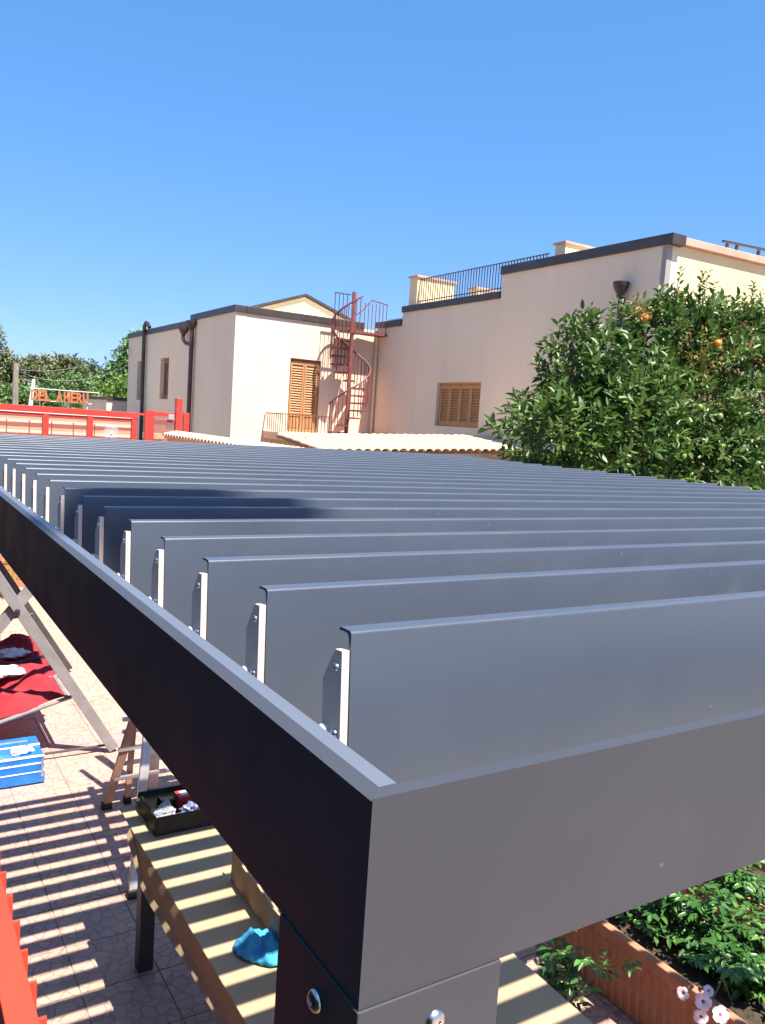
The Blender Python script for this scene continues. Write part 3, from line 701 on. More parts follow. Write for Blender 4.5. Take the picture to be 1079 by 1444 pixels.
# ================================================================== TREES
def branchy(name, parent, base, tips, r0, mat='bark'):
    mb = MB(); base = Vector(base)
    for tip, r in tips:
        tip = Vector(tip); mid = base.lerp(tip, .5)+Vector((random.uniform(-.1,.1), random.uniform(-.1,.1), .12))*(tip-base).length*.5
        mb.tube([base, base.lerp(mid, .6), mid, mid.lerp(tip, .55)+rv()*.04, tip], [r0, r0*.7, r0*.45, r0*.28, r], 7)
    return mb.build(name, mat, parent, smooth=60)
def crown(lobes, n_tw, per, leaf_len, leaf_w, tw_len, shell=.55, clip=None, tone0=.45):
    """twigs spread through ellipsoid lobes, denser to the outside, clumped"""
    L = Leaves(); tot = sum(l[2] for l in lobes)
    for c, rad, wgt in lobes:
        c = Vector(c); nclump = max(6, int(26*wgt/tot*len(lobes)))
        cl = [rv() for _ in range(nclump)]
        for _ in range(int(n_tw*wgt/tot)):
            u = (random.choice(cl)+rv()*.55).normalized()
            rr_ = shell+(1.02-shell)*random.random()**.7
            rr_ *= 1+.10*math.sin(u.x*7+c.x*3)*math.sin(u.z*6+1)+.05*math.sin(u.y*11)
            p = c+Vector((u.x*rad[0], u.y*rad[1], u.z*rad[2]))*rr_
            if clip and clip(p): continue
            d = (u+Vector((0,0,.35))+rv()*.6).normalized()
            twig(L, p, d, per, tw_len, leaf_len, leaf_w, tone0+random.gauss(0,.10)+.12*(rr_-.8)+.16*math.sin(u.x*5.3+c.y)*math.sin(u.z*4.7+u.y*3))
    return L
# citrus tree right of the pergola
ot = thing('orange_tree', 'leafy orange tree with a few ripe oranges beside the pergola end', 'tree', (8.1, 6.9, 0))
lobes = [((6.9,6.6,2.9),(.95,1.0,1.0),1.0), ((7.4,7.0,3.15),(.85,.9,.75),.8), ((8.7,6.9,3.5),(1.1,1.1,1.15),1.25), ((9.6,6.8,3.2),(1.1,1.1,1.3),1.1),
         ((8.0,6.5,2.7),(1.1,1.0,1.0),1.1), ((8.5,7.1,4.25),(.5,.5,.55),.4), ((6.15,6.5,2.9),(.55,.5,.42),.3), ((6.75,6.7,3.75),(.35,.4,.5),.22), ((9.0,6.4,2.4),(1.1,.9,.9),.8), ((9.5,6.9,4.2),(.6,.6,.5),.4)]
tips = [((c[0]+random.uniform(-.3,.3), c[1]+random.uniform(-.2,.2), c[2]+r_[2]*.5), .012) for c, r_, w_ in lobes]
branchy('trunk', ot, (8.1,6.9,-.1), tips, .085)
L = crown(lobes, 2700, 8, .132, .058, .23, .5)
# long bare shoots above the crown and to the left
shoots = [((6.5,6.5,3.7),(.0,.0,1), .75), ((6.7,6.5,3.9),(.1,0,1), .65), ((7.0,6.6,4.0),(.1,0,1), .55), ((6.2,6.5,3.2),(-.15,0,1), .6), ((8.2,6.7,4.5),(-.05,0,1), .55), ((8.5,6.7,4.6),(.12,0,1), .6), ((8.8,6.7,4.45),(.25,0,1), .6),
          ((5.9,6.45,2.95),(-1,0,.25), .55), ((5.95,6.45,2.8),(-1,-.1,.0), .5), ((6.1,6.4,3.1),(-.8,0,.5), .5), ((9.7,6.7,4.7),(.1,0,1),.4), ((6.4,6.5,3.4),(-.3,0,1),.5), ((9.3,6.7,4.5),(.1,0,1),.5)]
for p, dd, ln in shoots:
    p = Vector(p); dd = Vector(dd).normalized()
    for k in range(3):
        d3 = (dd+rv()*.16).normalized(); l3 = ln*random.uniform(.6, 1); q = p+rv()*.10
        MB().tube([q, q+d3*l3*.5+rv()*.02, q+d3*l3], [.006,.004,.002], 5).build('shoot', 'stem_green', ot)
        for j in range(5):
            twig(L, q+d3*l3*(.15+.17*j), d3, 4, l3*.16, .075, .034, .62, .9)
# 300 leaves that face the camera stand as parts
eye = Vector((0,0,EYE))
order = sorted(range(len(L.v)//6), key=lambda i: (L.v[6*i]-eye).length+ (0 if L.v[6*i].z > 2.62 else 50))
pick = set(order[:1500:5]); keep = Leaves(); k2 = 0
shape = Leaves(); shape.leaf((0,0,0), (1,0,0), (0,0,1), 1, .44, .6, .3, .15)
leaf_mes = []
for tn in (.35, .5, .65):
    s2 = Leaves(); s2.leaf((0,0,0), (1,0,0), (0,0,1), 1, .44, tn, .3, .15); leaf_mes.append(s2.mesh('leaf', 'leaf_citrus', (0,0,0)))
for i in range(len(L.v)//6):
    vv = L.v[6*i:6*i+6]
    if i in pick:
        d = vv[3]-vv[0]; ln = d.length; xa = d.normalized(); ya = (vv[1]-vv[5]).normalized(); za = xa.cross(ya).normalized(); ya = za.cross(xa)
        mm = Matrix((xa, ya, za)).transposed()
        minst('leaf', leaf_mes[i % 3], ot, vv[0], rot=mm.to_euler(), scale=(ln, ln, ln))
    else:
        o = len(keep.v); keep.v += vv; keep.f += [(o,o+1,o+2,o+3),(o,o+3,o+4,o+5)]; keep.t += L.t[6*i:6*i+6]
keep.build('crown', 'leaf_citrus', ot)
Ld = Leaves()
for (c, r_) in (((8.05,6.2,4.0),.30),((7.05,6.3,4.35),.16),((9.75,6.3,4.9),.18),((8.05,6.2,3.8),.25)):
    for _ in range(26): twig(Ld, Vector(c)+rv()*r_*random.random(), (rv()+Vector((0,0,.6))), 5, .14, .065, .026, .5)
Ld.build('dry_leaves', 'leaf_citrus_dry', ot)
fr_o = MB().sphere((0,0,0), .045, 12, 9, (1,1,.93)).mesh('orange', 'orange_skin', smooth=80)
fr_g = MB().sphere((0,0,0), .036, 10, 8, (1,1,1.05)).mesh('green_orange', 'green_fruit', smooth=80)
for p in ((7.05,6.2,4.30),(8.03,5.98,4.12),(9.72,6.2,4.74)): minst('orange', fr_o, ot, p)
for _ in range(34):
    c, r_, w_ = random.choice(lobes[:5]); u = rv()
    if u.y > -.2: u.y = -abs(u.y)-.3; u.normalize()
    minst('green_orange', fr_g, ot, Vector(c)+Vector((u.x*r_[0], u.y*r_[1], u.z*r_[2]))*.98)
# flowering shrub tops along the garden behind the pergola edge
fl_me = MB()
for k in range(5):
    a = 2*math.pi*k/5; fl_me.add([(0,0,0),(.018*math.cos(a-.5),.018*math.sin(a-.5),.006),(.034*math.cos(a),.034*math.sin(a),.004),(.018*math.cos(a+.5),.018*math.sin(a+.5),.006)], [(0,1,2,3)])
fl_small = fl_me.mesh('flower', 'petal_pink')
SHL = ('pale green shrub with pink flowers showing above the louver ends below the orange tree', 'pale flowering shrub nearest the fuller right half of the orange tree', 'large pale shrub with pink flowers at the widest part of the orange tree foot',
       'small pale flowering shrub by the end of the porch roof', 'small pale shrub between the porch roof and the orange tree')
for i, (x, y, z, hr) in enumerate(((5.55,5.35,2.48,.30),(5.0,4.2,2.46,.28),(4.75,3.6,2.46,.30),(5.85,7.0,2.50,.22),(5.6,6.45,2.45,.25))):
    sb = thing('flowering_shrub', SHL[i], 'shrub', (x, y, 0), 'flowering shrubs along the pergola end')
    L2 = Leaves(); sm = MB()
    for _ in range(60):
        u = rv(); p = Vector((x,y,z-.25))+Vector((u.x*hr, u.y*hr*.8, u.z*.32)); twig(L2, p, u+Vector((0,0,.6)), 6, .10, .06, .028, .7)
    for k in range(7):
        u = rv(); sm.tube([(x+u.x*.06,y+u.y*.06,-.1),(x+u.x*.1,y+u.y*.1,1.4),(x+u.x*hr*.6,y+u.y*hr*.6,z-.1)], [.012,.009,.004], 5)
    L2.build('foliage', 'leaf_planter', sb); sm.build('stem', 'stem_green', sb)
    for _ in range(9):
        u = rv(); minst('flower', fl_small, sb, (x+u.x*hr*.7, y-abs(u.y)*hr*.7, z+random.uniform(-.02,.10)), rot=(random.uniform(.4,1.4), random.uniform(-.5,.5), random.uniform(-.6,.6)))
# far trees
def far_tree(base, lobes, n, leaf, mat, label, trunk_r=.16, tone=.45, name='tree'):
    t_ = thing(name, label, 'tree', base, 'trees beyond the red fence')
    branchy('trunk', t_, base, [((c[0],c[1],c[2]+r_[2]*.4), .02) for c, r_, w_ in lobes], trunk_r)
    crown(lobes, n, 6, leaf, leaf*.55, leaf*2.2, .5, None, tone).build('crown', mat, t_)
far_tree((5.0,50,-.1), [((5.0,50,4.0),(2.2,1.8,1.6),1), ((4.2,50,2.2),(2.2,1.6,1.6),1)], 1500, .30, 'leaf_olive', 'olive grey tree at the utility pole')
far_tree((8.6,52,-.1), [((8.4,52,3.7),(1.9,1.6,1.5),1), ((9.6,52,4.1),(1.3,1.4,1.2),.7)], 1600, .28, 'leaf_olive', 'grey green round tree just beyond the lettering sign')
far_tree((11.4,56,-.1), [((11.3,56,3.6),(2.0,1.7,1.7),1), ((12.8,56,3.4),(1.4,1.4,1.5),.7)], 1500, .30, 'leaf_dark', 'dark green tree between the sign and the house')
far_tree((9.6,46,-.1), [((9.4,46,2.4),(2.3,1.5,1.9),1), ((11.0,46,2.3),(1.5,1.4,1.5),.8)], 2400, .22, 'leaf_green', 'mid green bushy tree behind the lettering sign')
far_tree((6.2,44,-.1), [((6.0,44,1.7),(2.6,1.3,1.6),1)], 1200, .22, 'leaf_green', 'low green bush below the utility pole')
far_tree((11.7,44,-.1), [((11.6,44,4.6),(1.0,1.1,1.2),.8), ((12.1,44,5.7),(.8,.9,1.0),.6), ((11.0,44,3.6),(1.1,1.1,1.0),.8), ((12.2,44,3.4),(1.4,1.1,1.4),1)], 2300, .24, 'leaf_green', 'tall light green tree against the far corner of the house', tone=.6)
far_tree((9.6,38,-.1), [((9.7,38,2.4),(1.3,1.0,1.6),1), ((8.7,38,1.8),(1.0,.9,1.3),.8)], 1700, .20, 'leaf_bright', 'yellow green tree beside the small annex', tone=.6)
far_tree((3.4,45,-.1), [((4.0,45,5.9),(1.15,1.0,.65),1), ((2.7,45,6.5),(1.2,1.2,1.0),1)], 1200, .22, 'leaf_olive', 'tall tree with a high crown left of the utility pole', trunk_r=.2)
# wooded hillside far behind
L3 = Leaves()
for _ in range(2600):
    x = random.uniform(-30, 70); p = Vector((x, 95+random.uniform(-6,6), random.uniform(-.5, 4.2+1.2*math.sin(x*.23)+.6*math.sin(x*.9))))
    twig(L3, p, rv()+Vector((0,0,.4)), 6, 1.2, .8, .5, .4+random.gauss(0,.1))
lo = bpy.data.objects.new('far_woods', L3.mesh('far_woods', 'leaf_dark', (0,0,0))); COL.objects.link(lo); ORG[lo.name] = Vector((0,0,0)); tag(lo, 'far off line of woods on the horizon', 'woods', kind='stuff')

# ================================================================== UNDER THE PERGOLA
def blob(c, rad, amp, seed, n=26, m_=18, sharp=1.0):
    """crumpled closed lump"""
    rnd = random.Random(seed); ks = [(Vector((rnd.gauss(0,1), rnd.gauss(0,1), rnd.gauss(0,1)))*(1.6+.8*_), rnd.uniform(0,6.28)) for _ in range(6)]
    mb = MB().sphere((0,0,0), 1, n, m_); out = []
    for v in mb.v:
        u = Vector(v); d_ = sum((1-2*abs(math.sin(k.dot(u)+ph)))/(1+.35*i_) for i_, (k, ph) in enumerate(ks))/2.4
        u = u*(1+amp*d_); out.append((c[0]+u.x*rad[0], c[1]+u.y*rad[1], max(c[2]-rad[2]*.98, c[2]+u.z*rad[2])))
    mb.v = out; return mb
def sheet(c, sx, sy, rz_, fun, n=22, th=.003):
    """folded cloth sheet: fun(u,v)->(dx,dy,z)"""
    mb = MB(); ca, sa = math.cos(rz_), math.sin(rz_)
    for j in range(n+1):
        for i in range(n+1):
            u, v = i/n*2-1, j/n*2-1; dx, dy, z = fun(u, v); x, y = u*sx/2+dx, v*sy/2+dy
            mb.v.append((c[0]+x*ca-y*sa, c[1]+x*sa+y*ca, c[2]+z))
    for j in range(n):
        for i in range(n): a = j*(n+1)+i; mb.f.append((a, a+1, a+n+2, a+n+1))
    return mb
TZ = .85
tb_ = thing('work_table', 'black legged work table under the pergola, covered by cardboard', 'table', (1.7, 2.7, 0))
MB().box(1.17, 2.21, 1.10, 4.13, TZ-.05, TZ-.022).build('tabletop', 'black_steel', tb_)
for x in (1.195, 2.11):
    for y in (4.02, 1.2): MB().box(x, x+.078, y, y+.078, 0, TZ-.051).build('leg', 'black_steel', tb_, bevel=.003)
cb = thing('cardboard_sheet', 'opened brown cardboard carton spread over the work table', 'cardboard', (1.7, 2.7, TZ-.02))
MB().box(1.125, 2.25, .95, 4.24, TZ-.021, TZ-.014).build('base_sheet', 'cardboard', cb)
fl = MB(); ys = [1.0+.1*i for i in range(31)]
for i, y in enumerate(ys):
    wv = .006*math.sin(y*5)+.003*math.sin(y*17); zb = .70-.012*math.sin(y*2.1)-.03*max(0, 3.4-y)*.3
    if y > 3.75: zb += (y-3.75)*.45
    fl.v += [(1.1235, y, TZ-.015), (1.119+wv, y, TZ-.07), (1.116+wv, y, zb+.035), (1.098+wv, y, zb)]
for i in range(len(ys)-1):
    for k in range(3): a = 4*i+k; fl.f.append((a, a+4, a+5, a+1))
fo = fl.build('side_flap', 'cardboard', cb); md = fo.modifiers.new('thick', 'SOLIDIFY'); md.thickness = .005
up2 = MB(); ys = [1.6+.06*i for i in range(30)]
for i, y in enumerate(ys):
    zt = TZ+.135+random.uniform(-.004,.004)-(.012 if 9 <= i <= 11 or 26 <= i <= 27 else 0); off = .004*math.sin(y*4)
    up2.v += [(1.402+off, y, TZ-.012), (1.400+off*2, y, TZ+.06), (1.398+off*3, y, zt), (1.407+off*3, y, zt), (1.409+off*2, y, TZ+.06), (1.411+off, y, TZ-.012)]
for i in range(len(ys)-1):
    for k in range(5): a = 6*i+k; up2.f.append((a, a+6, a+7, a+1))
up2.f += [(0,1,2,3,4,5), tuple(6*(len(ys)-1)+k for k in range(6))]
up2.build('upright_flap', 'cardboard', cb)
# tool case with fixings
tcs = thing('tool_case', 'open black plastic case full of bagged fixings on the cardboard', 'case', (1.35, 4.0, TZ-.013))
x0, x1, y0, y1, z0, z1 = 1.205, 1.52, 3.86, 4.15, TZ-.012, TZ+.085
MB().box(x0+.012, x1-.012, y0+.012, y1-.012, z0, z0+.008).build('bottom', 'black_plastic', tcs)
for nm, bxs in (('side', (x0, x0+.010, y0, y1)), ('side', (x1-.010, x1, y0, y1)), ('side', (x0+.0101, x1-.0101, y0, y0+.010)), ('side', (x0+.0101, x1-.0101, y1-.010, y1))):
    MB().box(*bxs, z0+.001, z1).build(nm, 'black_plastic', tcs, bevel=.003)
MB().box(x0-.006, x1+.006, y0-.008, y0-.0005, z1-.018, z1+.002).build('rim', 'black_plastic', tcs, bevel=.002); MB().box(x0-.006, x1+.006, y1+.0005, y1+.012, z1-.02, z1+.010).build('rim', 'black_plastic', tcs, bevel=.002)
MB().bar((1.36,y1+.03,z0+.03),(1.36,y1+.09,z0+.012), .3, .012).build('lid', 'black_plastic', tcs)
MB().box(1.30, 1.306, y0+.011, y1-.011, z0+.009, z1-.02).build('divider', 'black_plastic', tcs)
b1 = blob((1.285,3.955,z0+.062), (.056,.062,.050), .42, 3).build('parts_bag', 'clear_bag', org=(1.285,3.955,z0), smooth=22); tag(b1, 'clear plastic bag of small fixings lying in the black case', 'bag')
b2 = blob((1.42,3.93,z0+.055), (.075,.05,.045), .42, 8).build('parts_bag', 'blue_bag', org=(1.42,3.93,z0), smooth=22); tag(b2, 'bluish plastic bag of parts below the red box in the case', 'bag')
rb = thing('screw_box', 'small red carton with a white label in the black case', 'box', (1.43, 4.06, z0+.04))
MB().box(1.375, 1.475, 4.02, 4.10, z0+.01, z0+.105).build('carton', 'red_print', rb, bevel=.003); MB().box(1.395, 1.455, 4.035, 4.085, z0+.1055, z0+.107).build('label_patch', 'white_print', rb)
b3 = blob((1.495,4.00,z0+.085), (.018,.02,.015), .4, 5).build('fitting', 'steel_worn', org=(1.495,4.0,z0), smooth=50); tag(b3, 'small grey metal fitting on the rim side of the black case', 'fitting')
b4 = MB().box(1.30, 1.37, 4.06, 4.125, z0+.01, z0+.075).build('spray_tray', 'black_plastic', org=(1.33,4.09,z0), bevel=.01); tag(b4, 'dark small tray at the back of the black case', 'tray')
# blue cloth
def cf(u, v):
    r_ = max(abs(u), abs(v)); l_ = math.hypot(u, v) or 1; k_ = r_/l_*(1+.10*math.sin(3*math.atan2(v, u)+1))      # square to rounded patch
    e = max(0, 1-r_**2.2)
    f_ = (1-abs(math.sin(u*2.6+v*1.1+.4)))*.045+(1-abs(math.sin(v*3.3-u*1.7+1.2)))*.035+(1-abs(math.sin(u*6.5+v*4.2)))*.012+(1-abs(math.sin(u*11-v*8)))*.006
    return ((u*k_-u)*.085, (v*k_-v)*.11, .003+e**.6*(.016+f_)+.006*(1-e)*(1-abs(math.sin(9*math.atan2(v, u)))))
cl = sheet((1.325,2.80,TZ-.010), .17, .22, .5, cf, 44).build('cloth', 'cloth_blue', org=(1.325,2.80,TZ-.01), smooth=24)
md = cl.modifiers.new('thick', 'SOLIDIFY'); md.thickness = .003; md.offset = 1
tag(cl, 'crumpled turquoise blue cloth on the cardboard by the post', 'cloth')
# step ladder
la = thing('step_ladder', 'brown and silver folding step ladder standing behind the table', 'ladder', (1.75, 5.4, 0))
for (p, q, wd, mt) in (((1.478,5.93,.02),(1.80,5.42,1.9),.06,'ladder_brown'), ((1.637,5.96,.02),(1.66,5.72,1.9),.042,'ladder_brown'), ((1.848,6.02,.02),(1.85,5.95,1.9),.075,'ladder_alu'),
                       ((1.352,4.727,.02),(1.66,5.38,1.9),.055,'ladder_alu'), ((2.25,5.93,.02),(2.0,5.42,1.9),.06,'ladder_brown'), ((2.2,4.75,.02),(1.95,5.38,1.9),.05,'ladder_alu')):
    r_ = MB().bar(p, q, wd, .028, (0,1,0)).build('rail', mt, la, bevel=.003)
    pv = Vector(p); MB().box(pv.x-wd*.62, pv.x+wd*.62, pv.y-.026, pv.y+.026, 0, .05).build('foot', 'black_plastic', r_, bevel=.004)
for z in (.25, .50, .75, 1.0, 1.25): MB().box(1.50+z*.03, 2.2-z*.05, 5.915-z*.268, 5.945-z*.268, z-.012, z+.012).build('rung', 'ladder_alu', la)
for z in (.25, .5): MB().box(1.60, 2.15, 6.0, 6.03, z+.03, z+.055).build('rung', 'ladder_alu', la)
MB().box(1.81, 1.89, 5.97, 5.999, .52, .58).build('clip', 'box_blue', la)
# blue cantilever tool box
bt_ = thing('tool_box', 'blue metal cantilever tool box on the sunny tiles', 'toolbox', (.95, 6.75, 0))
for nm, (a0, a1, c0, c1, d0, d1), mt in (('body', (.60,1.15,6.54,6.98,.012,.10), 'box_blue'), ('tray', (.605,1.145,6.545,6.76,.106,.165), 'box_blue'), ('tray', (.605,1.145,6.77,6.975,.106,.165), 'box_blue'),
                                      ('lid', (.605,1.145,6.56,6.765,.171,.225), 'box_blue'), ('lid', (.605,1.145,6.775,6.96,.171,.235), 'box_blue')):
    o_ = MB().box(a0, a1, c0, c1, d0, d1).build(nm, mt, bt_, bevel=.006)
    if nm != 'lid': MB().box(a0-.002, a1+.002, c0-.003, c1+.003, d1+.0005, d1+.0045).build('rim', 'white_metal', o_)  # rims white: bright highlights of the top edges put into colour
    else: MB().box(a0-.001, a1+.001, c0-.004, c0+.012, d1-.010, d1+.0025).build('rim', 'white_metal', o_)  # white lid stripe, likewise a painted highlight
MB().tube([(.70,6.77,.23),(.70,6.77,.275),(1.05,6.77,.275),(1.05,6.77,.23)], .008, 8).build('handle', 'steel_worn', bt_)
for x in (.62, 1.13): MB().bar((x,6.538,.06),(x,6.538,.2), .02, .004, (0,1,0)).build('hinge_arm', 'steel_worn', bt_)
gv = blob((1.0,6.66,.245), (.09,.05,.03), .3, 21).build('glove', 'cloth_white', org=(1.0,6.66,.225), smooth=30); tag(gv, 'white work glove lying on the blue tool box', 'glove')
# garden swing seat
gs = thing('garden_swing', 'garden swing bench with grey crossed legs and red cushions', 'swing', (.7, 8.1, 0))
def legpair(y, mt):
    for (p, q) in (((1.776+(y-6.945)*.035,y,.03),(.40+(y-6.945)*.035,y,2.29)), ((-.02,y+.045,.03),(1.60,y+.045,2.13))):
        MB().bar(p, q, .05, .088, (1,0,1)).build('leg', mt, gs, bevel=.004)
legpair(6.945, 'swing_frame'); legpair(9.29, 'swing_frame_dark')  # far legs: same frame, canopy shade put into the darker colour
MB().lathe((.98,6.915,1.30), [(.022,0),(.022,.012),(.01,.016)], 12, (0,-1,0)).build('pivot', 'black_steel', gs)
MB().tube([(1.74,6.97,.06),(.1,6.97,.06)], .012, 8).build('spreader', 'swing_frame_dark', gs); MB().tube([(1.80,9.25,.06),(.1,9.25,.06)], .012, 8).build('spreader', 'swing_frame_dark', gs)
MB().tube([(.9,6.95,2.2),(.9,9.35,2.2)], .03, 10).build('top_bar', 'swing_frame', gs)
def seat_z(x): return .34+(x-.8)*.27
for (y, r_) in ((7.02, .018), (7.62, .016), (8.95, .018)): MB().tube([(.25,y,seat_z(.25)),(1.43,y,seat_z(1.43))], r_, 8).build('seat_bar', 'swing_frame', gs)
for x in (.3, 1.40): MB().tube([(x,7.02,seat_z(x)),(x,8.95,seat_z(x))], .018, 8).build('seat_bar', 'swing_frame', gs)
cn = MB()
for j in range(9):
    for i in range(9):
        u, v = i/8, j/8; cn.v.append((-.05+1.6*u, 6.88+2.5*v, 2.34-.05*math.sin(math.pi*v)*1.0-.06*math.sin(math.pi*u)+.16*u))
for j in range(8):
    for i in range(8): a = j*9+i; cn.f.append((a, a+1, a+10, a+9))
co_ = cn.build('canopy', 'cushion_red', gs, smooth=60); md = co_.modifiers.new('thick', 'SOLIDIFY'); md.thickness = .006
def cush(x0, x1, y0, y1, zf, th, seed, name):
    rnd = random.Random(seed); n = 26; mb = MB(); ph = [rnd.uniform(0,6) for _ in range(5)]
    def zt(u, v): 
        e = (1-abs(u)**6)*(1-abs(v)**6)
        return th*e*(.72+.22*math.sin(u*8+v*2.4+ph[0])+.26*abs(math.sin(v*7+u*3+ph[1]))**.6-.2*abs(math.sin(u*6-v*5+ph[2]))**.5)
    for s in (1, 0):
        for j in range(n+1):
            for i in range(n+1):
                u, v = i/n*2-1, j/n*2-1; x = x0+(u+1)/2*(x1-x0); y = y0+(v+1)/2*(y1-y0)+.02*math.sin(u*8+ph[3])*(abs(v) > .9)
                mb.v.append((x, y, zf(x)+(zt(u, v) if s else 0)))
    N = (n+1)*(n+1)
    for j in range(n):
        for i in range(n):
            a = j*(n+1)+i; mb.f += [(a, a+1, a+n+2, a+n+1), (a+N, a+N+n+1, a+N+n+2, a+N+1)]
    return mb.build(name, 'cushion_red', gs, smooth=70)
cush(.35, 1.38, 7.03, 7.60, lambda x: seat_z(x)+.02, .13, 1, 'seat_cushion'); cush(.35, 1.44, 7.61, 8.30, lambda x: seat_z(x)+.02, .15, 2, 'seat_cushion'); cush(.35, 1.44, 8.31, 8.94, lambda x: seat_z(x)+.02, .15, 3, 'seat_cushion')
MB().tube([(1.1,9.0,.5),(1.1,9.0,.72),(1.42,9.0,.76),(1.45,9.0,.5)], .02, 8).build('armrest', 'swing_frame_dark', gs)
MB().tube([(1.05,7.9,.56),(1.30,7.95,.60),(1.42,8.05,.58),(1.40,8.2,.56)], .016, 8).build('strap', 'black_steel', gs)
for i, (c, lb) in enumerate((((1.02,7.72,.57),'crumpled white cloth on the red swing cushion'), ((1.12,8.15,.60),'second white cloth with folds further along the swing cushion'))):
    o_ = blob(c, (.15,.11,.055), .28, 40+i).build('rag', 'cloth_white', org=c, smooth=30); tag(o_, lb, 'cloth')
# red slatted screen beside the pergola
RZ = 2.2
rs = thing('red_screen', 'tall red steel screen with flat upright slats beside the pergola', 'fence', (.17, 2.2, 0))
MB().box(.140, .178, .95, 4.2, RZ-.035, RZ).build('top_rail', 'balustrade_red', rs, bevel=.002)
MB().box(.145, .175, .95, 4.2, .15, .19).build('bottom_rail', 'balustrade_red', rs, bevel=.002)
slat_me = MB().box(-.022, .020, -.003, .003, -2.0, 0).mesh('slat', 'balustrade_red')
for k in range(41): minst('slat', slat_me, rs, (.176, .985+k*.0775, RZ-.037-.0))
for y in (.97, 2.45, 4.18): MB().box(.146, .176, y-.02, y+.02, 0, .149).build('foot', 'balustrade_red', rs)

# planters
def planter(name, label, x0, x1, y0, y1, h, mat, ribs=True):
    pl = thing(name, label, 'planter', ((x0+x1)/2, (y0+y1)/2, 0)); b = MB(); th = .03; t_ = .035
    def ring(z, e): return [(x0-e,y0-e,z),(x1+e,y0-e,z),(x1+e,y1+e,z),(x0-e,y1+e,z)]
    b.v += ring(0, -t_)+ring(h-.06, 0)+ring(h-.06, .012)+ring(h, .016)+ring(h, -th)+ring(h-.12, -th-.01)
    for k in range(5):
        for i in range(4): a = 4*k+i; c = 4*k+(i+1) % 4; b.f.append((a, c, c+4, a+4))
    b.f += [(3,2,1,0)]
    po = b.build('pot', mat, pl, bevel=.006)
    so = MB(); n = 14
    for j in range(n+1):
        for i in range(n+1): so.v.append((x0+th+.002+(x1-x0-2*th-.004)*i/n, y0+th+.002+(y1-y0-2*th-.004)*j/n, h-.07+random.uniform(-.012,.012)))
    for j in range(n):
        for i in range(n): a = j*(n+1)+i; so.f.append((a, a+1, a+n+2, a+n+1))
    so.build('soil_bed', 'soil', pl)
    if ribs:
        rm_ = MB(); ny = int((y1-y0)/.055); nx = int((x1-x0)/.055)
        rib = MB().bar((0,0,.02),(0,0,h-.08), .022, .014, (1,0,0)).mesh('rib', mat)
        sl_ = math.atan(t_/h)
        for k in range(ny):
            y = y0+.02+k*.055
            minst('rib', rib, po, (x0-.001-t_*-1, y, 0), rot=(0,-sl_,0))
    return pl
planter('planter', 'long ribbed terracotta planter full of climbing greenery beside the table', 3.30, 3.80, 1.35, 3.20, .42, 'terracotta')
planter('planter', 'terracotta planter with a sunlit rim against the garden wall', 4.08, 4.58, 1.3, 3.35, .52, 'terracotta_pale')
planter('planter', 'low terracotta planter standing by the far end wall of the terrace', 1.55, 3.3, 13.9, 14.4, .46, 'terracotta')
def bushy(name, label, cat, base, n_st, ln, spread, leaf, per, mat, lean=(0,0,0), droop=.5, grp=None, maxleaf=280, tone=.5, area=(.2,.5), bias=1.0):
    t_ = thing(name, label, cat, base, grp); base = Vector(base); lm = []
    for tn in (.25, .5, .75, .95):
        s2 = Leaves(); s2.leaf((0,0,0), (1,0,0), (0,0,1), 1, .46, tn, .25, .18); lm.append(s2.mesh('leaf', mat, (0,0,0)))
    rest_ = Leaves(); cnt_ = 0
    for k in range(n_st):
        p = base+Vector((random.uniform(-1,1)*area[0], random.uniform(-1,1)*area[1], 0)); u = Vector((random.gauss(0,spread), random.gauss(0,spread), 1))+Vector(lean); u.normalize()
        l_ = ln*random.uniform(.55, 1.1); pts = []
        for i in range(7):
            t = i/6; pts.append(p+u*l_*t+Vector((u.x,u.y,0))*l_*t*t*.5-Vector((0,0,1))*droop*l_*t*t*.6)
        MB().tube(pts, [.006*(1-.75*i/6) for i in range(7)], 5).build('stem', 'stem_green', t_)
        for i in range(1, 7):
            for q in range(per):
                a = random.uniform(0, 6.28); rd = Vector((math.cos(a), math.sin(a), .25))
                st_ = pts[i]; end = st_+rd*leaf*1.4
                for w_ in range(5):                      # pinnate leaflets
                    t = .35+.65*w_/4; pos = st_.lerp(end, t); sgn = 1 if w_ % 2 else -1
                    dd = (rd*(1 if w_ == 4 else .45)+Vector((-rd.y, rd.x, 0))*sgn*(0 if w_ == 4 else .9)+Vector((0,0,random.uniform(-.55,.1)))).normalized()
                    nn = Vector((0,0,1))+rv()*.4; L_ = leaf*random.uniform(.7,1.15)
                    if cnt_ < maxleaf and random.random() < .55:
                        sd = dd.cross(nn).normalized(); n2 = sd.cross(dd); mm = Matrix((dd, -sd, n2)).transposed()
                        minst('leaf', lm[random.choice((0,1,1,1,2,2,3))], t_, pos, rot=mm.to_euler(), scale=(L_, L_, L_)); cnt_ += 1
                    else: rest_.leaf(pos, dd, nn, L_, L_*.46, min(1, max(0, random.gauss(tone,.2))), .25, .18)
    rest_.build('foliage', mat, t_)
    return t_
bushy('climbing_plant', 'lush climbing plant with glossy leaflets growing in the ribbed planter', 'plant', (3.64,2.42,.35), 24, .52, .42, .064, 3, 'leaf_planter', (.22,.0,0), .6, area=(.11,.58))
bushy('climbing_plant', 'trailing green plant spilling from the planter by the garden wall', 'plant', (4.2,2.1,.45), 16, .55, .5, .06, 3, 'leaf_planter', (-.35,0,0), .8, area=(.12,.6))
bushy('small_plant', 'small pale plant between the table and the ribbed planter', 'plant', (3.03,2.82,0), 6, .55, .18, .055, 2, 'leaf_planter', (-.05,0,0), .2, area=(.05,.08))
